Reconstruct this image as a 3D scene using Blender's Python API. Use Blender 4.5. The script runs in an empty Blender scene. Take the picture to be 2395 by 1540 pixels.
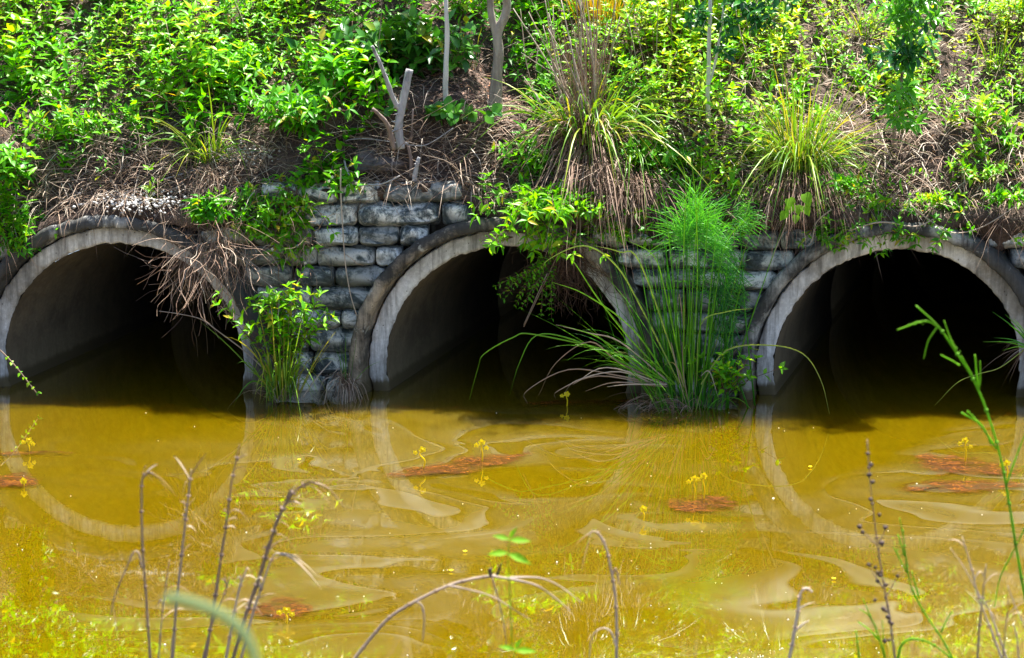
import bpy, math, random
import numpy as np
from mathutils import Vector, noise
random.seed(7); rng = np.random.default_rng(7)
R = math.radians
scene = bpy.context.scene
COL = scene.collection

# ------------------------------------------------------------------ camera
CAM = np.array([1.167, -12.0, 3.164]); YAW = R(2.4165); PIT = R(13.018); F = 4653.5   # F in "sheet" px (2395 wide)
FW, FH = 2395.0, 1540.0
cd = bpy.data.cameras.new('camera'); cam = bpy.data.objects.new('camera', cd); COL.objects.link(cam)
cam.location = CAM; cam.rotation_euler = (R(90) - PIT, 0, YAW)
cd.sensor_width = 36; cd.lens = F / FW * 36; cd.clip_end = 500; cd.clip_start = 0.05
cd.dof.use_dof = True; cd.dof.focus_distance = 12.3; cd.dof.aperture_fstop = 6.5
scene.camera = cam
# ------------------------------------------------------------------ light
SUN_EL, SUN_AZ = R(71), R(30)          # azimuth measured from +y towards +x: behind the bank, slightly right
w = bpy.data.worlds.new('World'); scene.world = w; w.use_nodes = True
nt = w.node_tree; bg = nt.nodes['Background']
sky = nt.nodes.new('ShaderNodeTexSky'); sky.sky_type = 'NISHITA'; sky.sun_disc = False
sky.sun_elevation = SUN_EL; sky.sun_rotation = SUN_AZ; sky.air_density = 1.0; sky.dust_density = 1.5
nt.links.new(sky.outputs[0], bg.inputs[0]); bg.inputs[1].default_value = 0.07
sd = bpy.data.lights.new('sun', 'SUN'); sun = bpy.data.objects.new('sun', sd); COL.objects.link(sun)
sd.energy = 5.0; sd.angle = R(0.53); sd.color = (1.0, 0.95, 0.86)
sdir = Vector((math.sin(SUN_AZ) * math.cos(SUN_EL), math.cos(SUN_AZ) * math.cos(SUN_EL), math.sin(SUN_EL)))
sun.rotation_euler = sdir.to_track_quat('Z', 'Y').to_euler(); sun.location = (3, 4, 12)
vs = scene.view_settings; vs.view_transform = 'Standard'; vs.look = 'None'; vs.gamma = 1; vs.exposure = 1.95
scene.cycles.max_bounces = 8; scene.cycles.transparent_max_bounces = 8

# ------------------------------------------------------------------ sheet <-> world
_r = np.array([math.cos(YAW), math.sin(YAW), 0.0])
_w = np.array([-math.sin(YAW) * math.cos(PIT), math.cos(YAW) * math.cos(PIT), -math.sin(PIT)])
_u = np.cross(_r, _w)
def ray(px, py): return _w + _r * ((px - FW / 2) / F) + _u * ((FH / 2 - py) / F)
def P(px, py, Y):                      # point on the upright plane y = Y
    d = ray(px, py); t = (Y - CAM[1]) / d[1]; return CAM + d * t
def WP(px, py, z=0.0):                 # point on the water
    d = ray(px, py); t = (z - CAM[2]) / d[2]; return CAM + d * t
def proj(p):
    d = np.asarray(p) - CAM; z = d @ _w
    return FW / 2 + F * (d @ _r) / z, FH / 2 - F * (d @ _u) / z

# ------------------------------------------------------------------ layout numbers
PR, PM, PO = 0.75, 0.865, 0.945        # bore, socket and collar radius
PX = [0.647 - 2.393, 0.647, 0.647 + 2.393]; PZ = 0.166; SKEW = R(15.6)
_lip = [(-9, 1.12), (-3.1, 1.12), (-2.35, 1.02), (-1.75, 1.14), (-1.15, 1.10), (-.75, 1.19), (-.45, 1.25), (.35, 1.27),
        (.55, 1.13), (.8, 1.12), (1.3, 1.16), (1.9, 1.19), (2.4, 1.15), (3.0, 1.13), (3.6, 1.14), (9, 1.15)]
def lip(x): return float(np.interp(x, [a for a, b in _lip], [b for a, b in _lip]))
def fbm(x, y, z=0, o=4): return noise.fractal(Vector((x, y, z)), 0.9, 2.1, o, noise_basis='PERLIN_ORIGINAL')
def bank_z(x, y):
    if y <= 0.02: base = lip(x) + 0.04
    else:
        yy = min(y, 3.6)
        base = lip(x) + 0.04 + 0.26 * min(1, y / .22) + 0.68 * yy
        # small ledge with a scarp round the dead stump
        g = math.exp(-((x + .15) / 1.0) ** 2)
        base += g * (0.10 * min(1, y / .25) - 0.16 * min(1, max(0, (y - .2) / .35)) + .06 * min(1, max(0, (y - .8) / .5)))
        if y > 3.6: base += .05 * (y - 3.6)
    return base + 0.09 * fbm(x * 1.1, y * 1.3, 3.1) * min(1, .3 + max(0, y)) + .02 * fbm(x * 6, y * 6, 1.7, 2)
def BP(px, py):                        # point on the bank under a sheet position
    d = ray(px, py); t = (-0.05 - CAM[1]) / d[1]
    for _ in range(700):
        p = CAM + d * t
        if p[2] <= bank_z(p[0], p[1]): break
        t += .01
    return CAM + d * t

# ------------------------------------------------------------------ mesh collecting
class MB:
    def __init__(s): s.V = []; s.T = []; s.Q = []; s.A = []; s.n = 0
    def add(s, V, T=None, Q=None, a=0.5):
        V = np.asarray(V, float).reshape(-1, 3)
        if T is not None and len(T): s.T.append(np.asarray(T, np.int64) + s.n)
        if Q is not None and len(Q): s.Q.append(np.asarray(Q, np.int64) + s.n)
        s.V.append(V); s.A.append(np.broadcast_to(np.asarray(a, float), (len(V),)).copy() if np.ndim(a) < 2 else a); s.n += len(V)
    def mesh(s, name, mat, smooth=True):
        me = bpy.data.meshes.new(name)
        V = np.concatenate(s.V) if s.V else np.zeros((0, 3))
        T = np.concatenate(s.T) if s.T else np.zeros((0, 3), np.int64)
        Q = np.concatenate(s.Q) if s.Q else np.zeros((0, 4), np.int64)
        me.vertices.add(len(V)); me.vertices.foreach_set('co', V.astype(np.float32).ravel())
        nl = T.size + Q.size; me.loops.add(nl)
        me.loops.foreach_set('vertex_index', np.concatenate([T.ravel(), Q.ravel()]).astype(np.int32))
        me.polygons.add(len(T) + len(Q))
        st = np.concatenate([np.arange(len(T)) * 3, T.size + np.arange(len(Q)) * 4]).astype(np.int32)
        me.polygons.foreach_set('loop_start', st)
        me.update(calc_edges=True); me.validate()
        if smooth: me.polygons.foreach_set('use_smooth', np.ones(len(me.polygons), bool))
        at = me.attributes.new('rnd', 'FLOAT', 'POINT')
        at.data.foreach_set('value', np.concatenate(s.A).astype(np.float32))
        me.materials.append(mat); return me
    def build(s, name, mat, parent=None, smooth=True):
        if not s.V: return None
        o = bpy.data.objects.new(name, s.mesh(name, mat, smooth)); COL.objects.link(o)
        if parent:
            o.parent = parent
            if parent.type == 'EMPTY': o.matrix_parent_inverse = parent.matrix_basis.inverted()
            
        return o
def tag(o, label=None, cat=None, group=None, kind=None):
    for k, v in (('label', label), ('category', cat), ('group', group), ('kind', kind)):
        if v: o[k] = v
    return o
def empty(name, loc, label, cat, group=None):
    o = bpy.data.objects.new(name, None); COL.objects.link(o); o.location = tuple(float(c) for c in loc); o.empty_display_size = .1
    return tag(o, label, cat, group)

def unit(v):
    v = np.asarray(v, float); return v / max(1e-9, np.linalg.norm(v))
def smooth_path(pts, n=4):
    pts = [np.asarray(p, float) for p in pts]
    if len(pts) < 3: return [pts[0] + (pts[-1] - pts[0]) * t for t in np.linspace(0, 1, n + 1)]
    e = [2 * pts[0] - pts[1]] + pts + [2 * pts[-1] - pts[-2]]; out = []
    for i in range(1, len(e) - 2):
        a, b, c, d = e[i - 1:i + 3]
        for k in range(n):
            t = k / n; out.append(.5 * ((2 * b) + (c - a) * t + (2 * a - 5 * b + 4 * c - d) * t * t + (3 * b - a - 3 * c + d) * t ** 3))
    out.append(pts[-1]); return out
def tube(mb, pts, r0, r1=None, sides=6, a=.5, rough=0, seed=0, rad=None):
    pts = [np.asarray(p, float) for p in pts]; n = len(pts); r1 = r0 if r1 is None else r1
    ts = unit(pts[1] - pts[0]); ref = np.array([0, 0, 1.]) if abs(ts[2]) < .9 else np.array([1., 0, 0])
    s = unit(np.cross(ts, ref)); V = []
    for i, p in enumerate(pts):
        t = unit(pts[min(n - 1, i + 1)] - pts[max(0, i - 1)]); s = unit(s - t * (s @ t)); b = np.cross(t, s)
        rr = rad(i / (n - 1)) if rad else r0 + (r1 - r0) * i / (n - 1)
        for k in range(sides):
            an = 2 * math.pi * k / sides; dr = rr * (1 + (rough * noise.noise(Vector((math.cos(an) * 1.3 + seed, math.sin(an) * 1.3, i * .45))) if rough else 0))
            V.append(p + (s * math.cos(an) + b * math.sin(an)) * dr)
    Q = [(i * sides + k, i * sides + (k + 1) % sides, (i + 1) * sides + (k + 1) % sides, (i + 1) * sides + k) for i in range(n - 1) for k in range(sides)]
    V.append(pts[0]); V.append(pts[-1]); c0, c1 = n * sides, n * sides + 1
    T = [(c0, (k + 1) % sides, k) for k in range(sides)] + [(c1, (n - 1) * sides + k, (n - 1) * sides + (k + 1) % sides) for k in range(sides)]
    mb.add(V, T, Q, a)

# leaf templates, u along, v across, w up
def leaf_template(shape):
    if shape == 'heart':
        sec = [(.0, .0), (-.06, .30), (.12, .50), (.38, .52), (.68, .32), (1., 0)]
    elif shape == 'round': sec = [(0, 0), (.1, .26), (.35, .46), (.62, .44), (.87, .24), (1., 0)]
    elif shape == 'small': sec = [(0, 0), (.4, .5), (1., 0)]
    else: sec = [(0, 0), (.18, .30), (.42, .5), (.7, .32), (1., 0)]
    V = []; L = []; M = []; Rr = []
    for i, (u, v) in enumerate(sec):
        z = -.22 * u * u
        if i in (0, len(sec) - 1): V.append((u, 0, z)); k = len(V) - 1; L.append(k); M.append(k); Rr.append(k)
        else:
            V += [(u, -v, z + .16 * v), (max(u, .04), 0, z), (u, v, z + .16 * v)]; k = len(V) - 3; L.append(k); M.append(k + 1); Rr.append(k + 2)
    T = []; Q = []
    for i in range(len(sec) - 1):
        for A, B in ((L, M), (M, Rr)):
            f = [A[i], B[i], B[i + 1], A[i + 1]]; f = [x for j, x in enumerate(f) if x not in f[:j]]
            (Q if len(f) == 4 else T).append(f)
    return np.array(V, float), np.array(T), np.array(Q) if Q else np.zeros((0, 4), int)
TPL = {k: leaf_template(k) for k in ('lance', 'heart', 'round', 'small')}
def leaves(mb, pos, dr, up, ln, wd, a, shape='lance', curl=None):
    pos = np.asarray(pos, float); n = len(pos)
    if n == 0: return
    dr = np.asarray(dr, float); dr /= np.linalg.norm(dr, axis=1, keepdims=True) + 1e-9
    up = np.asarray(up, float); s = np.cross(up, dr); s /= np.linalg.norm(s, axis=1, keepdims=True) + 1e-9; nn = np.cross(dr, s)
    V, T, Q = TPL[shape]; m = len(V); ln = np.broadcast_to(ln, (n,)); wd = np.broadcast_to(wd, (n,))
    cu = np.ones(n) if curl is None else curl
    X = pos[:, None] + dr[:, None] * (V[None, :, 0:1] * ln[:, None, None]) + s[:, None] * (V[None, :, 1:2] * wd[:, None, None]) + nn[:, None] * (V[None, :, 2:3] * (ln * cu)[:, None, None])
    off = (np.arange(n) * m)[:, None, None]
    mb.add(X.reshape(-1, 3), (T[None] + off).reshape(-1, 3), (Q[None] + off).reshape(-1, 4) if len(Q) else None, np.repeat(np.broadcast_to(a, (n,)), m))
def ribbon(mb, pts, wd, a=.5, side=None, fold=.25, tw=0.):
    pts = np.array(pts, float); n = len(pts)
    t = np.gradient(pts, axis=0); t /= np.linalg.norm(t, axis=1, keepdims=True) + 1e-9
    s = np.array(side if side is not None else [math.cos(tw), math.sin(tw), .2], float)
    s = s[None] - t * (t @ s)[:, None]; s /= np.linalg.norm(s, axis=1, keepdims=True) + 1e-9; nn = np.cross(t, s)
    wd = np.broadcast_to(wd, (n,))[:, None]
    V = np.stack([pts - s * wd * .5 + nn * wd * fold, pts, pts + s * wd * .5 + nn * wd * fold], 1).reshape(-1, 3)
    Q = []
    for i in range(n - 1):
        b = 3 * i; Q += [(b, b + 1, b + 4, b + 3), (b + 1, b + 2, b + 5, b + 4)]
    mb.add(V, None, Q, a)
def blade(mb, base, d, L, w, droop, a, n=7, kink=None, fold=.25, jit=0):
    base = np.asarray(base, float); d = unit(d); t = np.linspace(0, 1, n)
    g = np.array([0, 0, -1.]); pts = base + d * (L * t)[:, None] + g * (droop * L * t ** 2.2)[:, None]
    hd = np.array([d[0], d[1], 0]); pts += hd * (droop * .25 * L * t ** 2)[:, None]
    if jit: pts[1:] += rng.normal(0, jit, (n - 1, 3)).cumsum(0)
    if kink:
        k, kd = kink; i = int(k * n)
        for j in range(i + 1, n): pts[j] = pts[j - 1] + unit(unit(kd) + rng.normal(0, .05, 3)) * L / n
    ww = w * np.minimum(1, (.45 + t * 2.2)) * np.clip((1 - t ** 3), .04, 1)
    s = unit(np.cross(d, [0, 0, 1]) + rng.normal(0, .35, 3)); ribbon(mb, pts, ww, a, s, fold)

# ------------------------------------------------------------------ materials
def newmat(name):
    m = bpy.data.materials.new(name); m.use_nodes = True; t = m.node_tree; b = t.nodes['Principled BSDF']; return m, t, b
def N(t, typ, **kw):
    n = t.nodes.new(typ)
    for k, v in kw.items():
        if k in n.inputs: n.inputs[k].default_value = v
        else: setattr(n, k, v)
    return n
def ramp(t, stops, src=None, interp='LINEAR'):
    n = t.nodes.new('ShaderNodeValToRGB'); n.color_ramp.interpolation = interp; e = n.color_ramp.elements
    while len(e) < len(stops): e.new(.5)
    for el, (p, c) in zip(e, stops): el.position = p; el.color = (*c, 1) if len(c) == 3 else c
    if src: t.links.new(src, n.inputs[0])
    return n
def g(v): return (v, v, v)
def mixc(t, fac, a, b, mode='MIX'):
    n = t.nodes.new('ShaderNodeMix'); n.data_type = 'RGBA'; n.blend_type = mode
    for inp, v in ((n.inputs[0], fac), (n.inputs[6], a), (n.inputs[7], b)):
        if isinstance(v, (int, float)): inp.default_value = v
        elif isinstance(v, tuple): inp.default_value = (*v, 1)
        else: t.links.new(v, inp)
    return n.outputs[2]
def noise_n(t, scale, detail=5, rough=.6, dist=0., vec=None, coord='Object'):
    n = N(t, 'ShaderNodeTexNoise', Scale=scale, Detail=detail, Roughness=rough, Distortion=dist)
    if vec is None: vec = t.nodes.new('ShaderNodeTexCoord').outputs[coord]
    t.links.new(vec, n.inputs['Vector']); return n.outputs[0]
def mapped(t, scale=(1, 1, 1), loc=(0, 0, 0), coord='Object'):
    m = t.nodes.new('ShaderNodeMapping'); m.inputs['Scale'].default_value = scale; m.inputs['Location'].default_value = loc
    t.links.new(t.nodes.new('ShaderNodeTexCoord').outputs[coord], m.inputs[0]); return m.outputs[0]
def bump(t, b, h, strength=.4, dist=.01):
    n = N(t, 'ShaderNodeBump', Strength=strength, Distance=dist); t.links.new(h, n.inputs['Height']); t.links.new(n.outputs[0], b.inputs['Normal']); return n
def math_n(t, op, a, b=None, clamp=False):
    n = t.nodes.new('ShaderNodeMath'); n.operation = op; n.use_clamp = clamp
    for i, v in enumerate((a, b)):
        if v is None: continue
        if isinstance(v, (int, float)): n.inputs[i].default_value = v
        else: t.links.new(v, n.inputs[i])
    return n.outputs[0]
def leafmat(name, stops, rough=.42, trans=.35, tcol=None, var=.5):
    m, t, b = newmat(name)
    at = N(t, 'ShaderNodeAttribute', attribute_name='rnd')
    c = ramp(t, stops, at.outputs['Fac']).outputs[0]
    nz = noise_n(t, 9, 2); dk = ramp(t, [(.3, g(1 - var * .6)), (.7, g(1.0))], nz).outputs[0]
    c = mixc(t, 1.0, c, dk, 'MULTIPLY')
    t.links.new(c, b.inputs['Base Color']); b.inputs['Roughness'].default_value = rough
    b.inputs['Specular IOR Level'].default_value = .35
    tr = t.nodes.new('ShaderNodeBsdfTranslucent'); tc = mixc(t, 1.0, c, tcol or (1.7, 1.5, .35), 'MULTIPLY'); t.links.new(tc, tr.inputs[0])
    mx = t.nodes.new('ShaderNodeMixShader'); mx.inputs[0].default_value = trans
    t.links.new(b.outputs[0], mx.inputs[1]); t.links.new(tr.outputs[0], mx.inputs[2]); t.links.new(mx.outputs[0], t.nodes['Material Output'].inputs[0])
    return m
M = {}
M['weed'] = leafmat('weed_leaf', [(0, (.026, .14, .004)), (.35, (.065, .34, .004)), (.8, (.24, .60, .006)), (.93, (.42, .50, .012)), (1, (.55, .38, .03))], trans=.42)
M['broad'] = leafmat('broad_leaf', [(0, (.016, .085, .02)), (.5, (.03, .16, .02)), (.9, (.09, .30, .02)), (1, (.4, .36, .03))], rough=.3, trans=.28)
M['bright'] = leafmat('bright_leaf', [(0, (.12, .36, .006)), (1, (.25, .55, .012))], rough=.65, trans=.45)
M['glossy'] = leafmat('glossy_leaf', [(0, (.012, .08, .022)), (.6, (.03, .17, .03)), (1, (.14, .46, .02))], rough=.25, trans=.3)
M['grass'] = leafmat('grass_blade', [(0, (.03, .12, .012)), (.5, (.09, .26, .02)), (.85, (.22, .42, .03)), (1, (.45, .45, .06))], rough=.35, trans=.3)
M['sedge'] = leafmat('sedge_blade', [(0, (.018, .13, .01)), (.5, (.05, .29, .01)), (.9, (.17, .46, .015)), (1, (.4, .42, .12))], rough=.33, trans=.25)
M['feather'] = leafmat('feather_leaf', [(0, (.015, .15, .035)), (1, (.12, .50, .05))], trans=.35)
M['orange'] = leafmat('orange_grass', [(0, (.42, .16, .02)), (.5, (.5, .34, .03)), (1, (.22, .42, .03))], trans=.35)
M['dry'] = leafmat('dry_grass', [(0, (.10, .05, .03)), (.35, (.26, .15, .10)), (.75, (.46, .33, .24)), (1, (.66, .57, .47))], rough=.6, trans=.18, tcol=(1.1, 1, .8))
M['drygrey'] = leafmat('grey_dry_stalk', [(0, (.07, .05, .045)), (.5, (.25, .165, .11)), (1, (.56, .46, .37))], rough=.6, trans=.12, tcol=(1, 1, .9))
M['root'] = leafmat('root_fibre', [(0, (.05, .025, .018)), (1, (.2, .11, .07))], rough=.8, trans=.0)
M['litter'] = leafmat('leaf_litter', [(0, (.07, .04, .03)), (.5, (.22, .12, .08)), (.8, (.40, .26, .19)), (1, (.45, .17, .07))], rough=.7, trans=.08, tcol=(1, 1, .8))
M['yellow'] = leafmat('yellow_petal', [(0, (.9, .66, .006)), (1, (.95, .80, .008))], trans=.3, tcol=(1, 1, .5), var=0)
M['white'] = leafmat('white_petal', [(0, (.75, .75, .7)), (1, (.85, .85, .8))], trans=.2, tcol=(1, 1, 1))
M['seed'] = leafmat('dark_seed', [(0, (.03, .018, .016)), (1, (.09, .055, .05))], rough=.7, trans=0)
def barkmat(name, c0, c1, c2, sc=14):
    m, t, b = newmat(name)
    v = mapped(t, (1, 1, .22)); n1 = noise_n(t, sc, 6, .65, .3, v); n2 = noise_n(t, 3.2, 4, .6, .5)
    c = ramp(t, [(.3, c0), (.5, c1), (.72, c2)], n1).outputs[0]
    c = mixc(t, ramp(t, [(.4, g(0)), (.6, g(1))], n2).outputs[0], c, mixc(t, .5, c, c2)); t.links.new(c, b.inputs['Base Color'])
    b.inputs['Roughness'].default_value = .85; bump(t, b, n1, 1., .02); return m
M['bark'] = barkmat('mottled_bark', (.08, .06, .045), (.22, .18, .14), (.42, .38, .31), 22)
M['palebark'] = barkmat('pale_bark', (.3, .29, .26), (.55, .54, .5), (.68, .67, .63), 18)
M['deadwood'] = barkmat('dead_wood', (.08, .075, .08), (.34, .33, .34), (.5, .49, .5), 26)
M['brownwood'] = barkmat('brown_wood', (.06, .04, .035), (.17, .12, .10), (.3, .23, .2), 26)

def soil_mat():
    m, t, b = newmat('soil'); n1 = noise_n(t, 5, 8, .7); n2 = noise_n(t, 60, 4, .7)
    c = ramp(t, [(.3, (.018, .011, .009)), (.5, (.06, .037, .028)), (.7, (.16, .11, .085))], n1).outputs[0]
    c = mixc(t, ramp(t, [(.5, g(0)), (.75, g(.6))], n2).outputs[0], c, (.2, .15, .12)); t.links.new(c, b.inputs['Base Color'])
    b.inputs['Roughness'].default_value = .95; bump(t, b, n2, .9, .03); return m
M['soil'] = soil_mat()
def conc(name, base, dark, streak, warm=None, tide=True, lo=.45, hi=.62):
    m, t, b = newmat(name); tc = t.nodes.new('ShaderNodeTexCoord')
    geo = t.nodes.new('ShaderNodeNewGeometry'); sep = t.nodes.new('ShaderNodeSeparateXYZ'); t.links.new(geo.outputs['Position'], sep.inputs[0])
    n0 = noise_n(t, 2.3, 7, .68, .4, geo.outputs['Position']); n1 = noise_n(t, 42, 5, .7, 0, geo.outputs['Position'])
    mp = t.nodes.new('ShaderNodeMapping'); mp.inputs['Scale'].default_value = (12, 5, 1.2); t.links.new(geo.outputs['Position'], mp.inputs[0])
    n2 = noise_n(t, 1.6, 6, .7, .2, mp.outputs[0])
    c = mixc(t, ramp(t, [(lo, g(0)), (hi, g(1))], n0).outputs[0], base, dark)
    c = mixc(t, math_n(t, 'MULTIPLY', ramp(t, [(.45, g(0)), (.66, g(1))], n2).outputs[0], streak), c, tuple(x * .35 for x in dark))
    if lo < .42: c = mixc(t, ramp(t, [(.60, g(0)), (.66, g(.8))], noise_n(t, 6, 5, .7, .5, geo.outputs['Position'])).outputs[0], c, (.42, .42, .38))
    if warm: c = mixc(t, ramp(t, [(.5, g(0)), (.68, g(.8))], noise_n(t, 1.5, 3, .5, 0, geo.outputs['Position'])).outputs[0], c, warm)
    c = mixc(t, ramp(t, [(.45, g(.82)), (.6, g(1))], n1).outputs[0], (0, 0, 0), c)
    pits = N(t, 'ShaderNodeTexVoronoi', Scale=17.0); t.links.new(geo.outputs['Position'], pits.inputs['Vector'])
    pk = ramp(t, [(.0, g(1)), (.05, g(1)), (.085, g(0))], pits.outputs['Distance']).outputs[0]
    c = mixc(t, math_n(t, 'MULTIPLY', pk, .75), c, (.03, .02, .015))
    if tide:
        zz = math_n(t, 'ADD', sep.outputs['Z'], math_n(t, 'MULTIPLY', n2, -.06))
        tf = ramp(t, [(.0, g(1)), (.022, g(.95)), (.05, g(0))], zz).outputs[0]
        c = mixc(t, tf, c, (.018, .013, .005))
        t2 = ramp(t, [(.02, g(.55)), (.26, g(0))], zz).outputs[0]; c = mixc(t, t2, c, mixc(t, .6, c, (.24, .18, .08)))
    t.links.new(c, b.inputs['Base Color']); b.inputs['Roughness'].default_value = .82
    bump(t, b, mixc(t, .5, n1, pk), .35, .006); return m
M['ring'] = conc('pale_concrete', (.78, .78, .78), (.40, .38, .35), .85)
M['collar'] = conc('weathered_concrete', (.42, .42, .40), (.06, .06, .058), .95, warm=None, lo=.38, hi=.50)
M['collarwarm'] = conc('stained_concrete', (.44, .36, .27), (.05, .047, .043), .85, warm=(.33, .22, .14), lo=.39, hi=.52)
M['bore'] = conc('pipe_bore_concrete', (.21, .165, .105), (.13, .10, .065), .35)
def stone_mat():
    m, t, b = newmat('sack_stone'); at = N(t, 'ShaderNodeAttribute', attribute_name='rnd')
    n1 = noise_n(t, 7.5, 8, .72, .6); n2 = noise_n(t, 33, 6, .75, .4); n3 = noise_n(t, 1.1, 3, .5)
    mp = mapped(t, (16, 8, 2)); n4 = noise_n(t, 1.5, 6, .7, .3, mp)
    c = ramp(t, [(.36, (.025, .036, .040)), (.44, (.12, .15, .16)), (.48, (.44, .46, .44)), (.54, (.88, .87, .81))], n1).outputs[0]
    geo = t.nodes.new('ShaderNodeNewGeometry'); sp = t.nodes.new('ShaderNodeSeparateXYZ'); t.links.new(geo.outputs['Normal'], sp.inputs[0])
    fz = ramp(t, [(.36, g(1)), (.56, g(0))], math_n(t, 'ADD', math_n(t, 'MULTIPLY', sp.outputs['Z'], .5), .5)).outputs[0]   # mask for a darker tone towards the undersides of the stones
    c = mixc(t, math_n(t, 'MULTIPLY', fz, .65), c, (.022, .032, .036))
    c = mixc(t, ramp(t, [(.55, g(0)), (.68, g(.8))], n4).outputs[0], c, (.035, .042, .045))
    c = mixc(t, ramp(t, [(.1, g(.6)), (.45, g(0))], at.outputs['Fac']).outputs[0], c, (.06, .07, .07))
    c = mixc(t, ramp(t, [(.38, g(.9)), (.47, g(0))], n2).outputs[0], c, mixc(t, .7, c, (.02, .022, .02)))
    c = mixc(t, ramp(t, [(.5, g(0)), (.62, g(.35))], n3).outputs[0], c, (.07, .08, .03))
    t.links.new(c, b.inputs['Base Color']); b.inputs['Roughness'].default_value = .85; bump(t, b, mixc(t, .4, n1, n2), .9, .02); return m
M['stone'] = stone_mat()
m, t, b = newmat('dark_mortar'); b.inputs['Base Color'].default_value = (.018, .02, .018, 1); b.inputs['Roughness'].default_value = .95; M['mortar'] = m
m, t, b = newmat('white_gravel'); at = N(t, 'ShaderNodeAttribute', attribute_name='rnd')
t.links.new(ramp(t, [(0, (.3, .28, .26)), (1, (.62, .61, .6))], at.outputs['Fac']).outputs[0], b.inputs['Base Color']); b.inputs['Roughness'].default_value = .8; M['gravel'] = m
m, t, b = newmat('slate_rock'); n1 = noise_n(t, 16, 6, .7, .3)
t.links.new(ramp(t, [(.3, (.04, .03, .03)), (.6, (.13, .105, .10)), (.8, (.22, .18, .17))], n1).outputs[0], b.inputs['Base Color']); b.inputs['Roughness'].default_value = .8; bump(t, b, n1, .8, .02); M['rock'] = m
m, t, b = newmat('white_speck'); b.inputs['Base Color'].default_value = (.8, .78, .7, 1); b.inputs['Roughness'].default_value = .5; M['speck'] = m
def algae_mat():
    m, t, b = newmat('rust_algae'); at = N(t, 'ShaderNodeAttribute', attribute_name='rnd'); n1 = noise_n(t, 28, 6, .75, 1.2, mapped(t, (1, 2.2, 1)))
    c = ramp(t, [(.3, (.012, .004, .001)), (.48, (.05, .013, .0003)), (.60, (.17, .055, .0005)), (.76, (.34, .14, .002))], n1).outputs[0]; t.links.new(c, b.inputs['Base Color'])
    b.inputs['Roughness'].default_value = .7; b.inputs['Specular IOR Level'].default_value = .1; bump(t, b, n1, .8, .01)
    n5 = noise_n(t, 7, 5, .7, .8, mapped(t, (1, 2.6, 1)))
    al = math_n(t, 'ADD', math_n(t, 'MULTIPLY', at.outputs['Fac'], .55), math_n(t, 'MULTIPLY', math_n(t, 'SUBTRACT', mixc(t, .35, n5, n1), .5), 2.6))
    al = ramp(t, [(.32, g(0)), (.48, g(.5)), (.72, g(.95))], al).outputs[0]; t.links.new(al, b.inputs['Alpha']); return m
M['algae'] = algae_mat()
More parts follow.
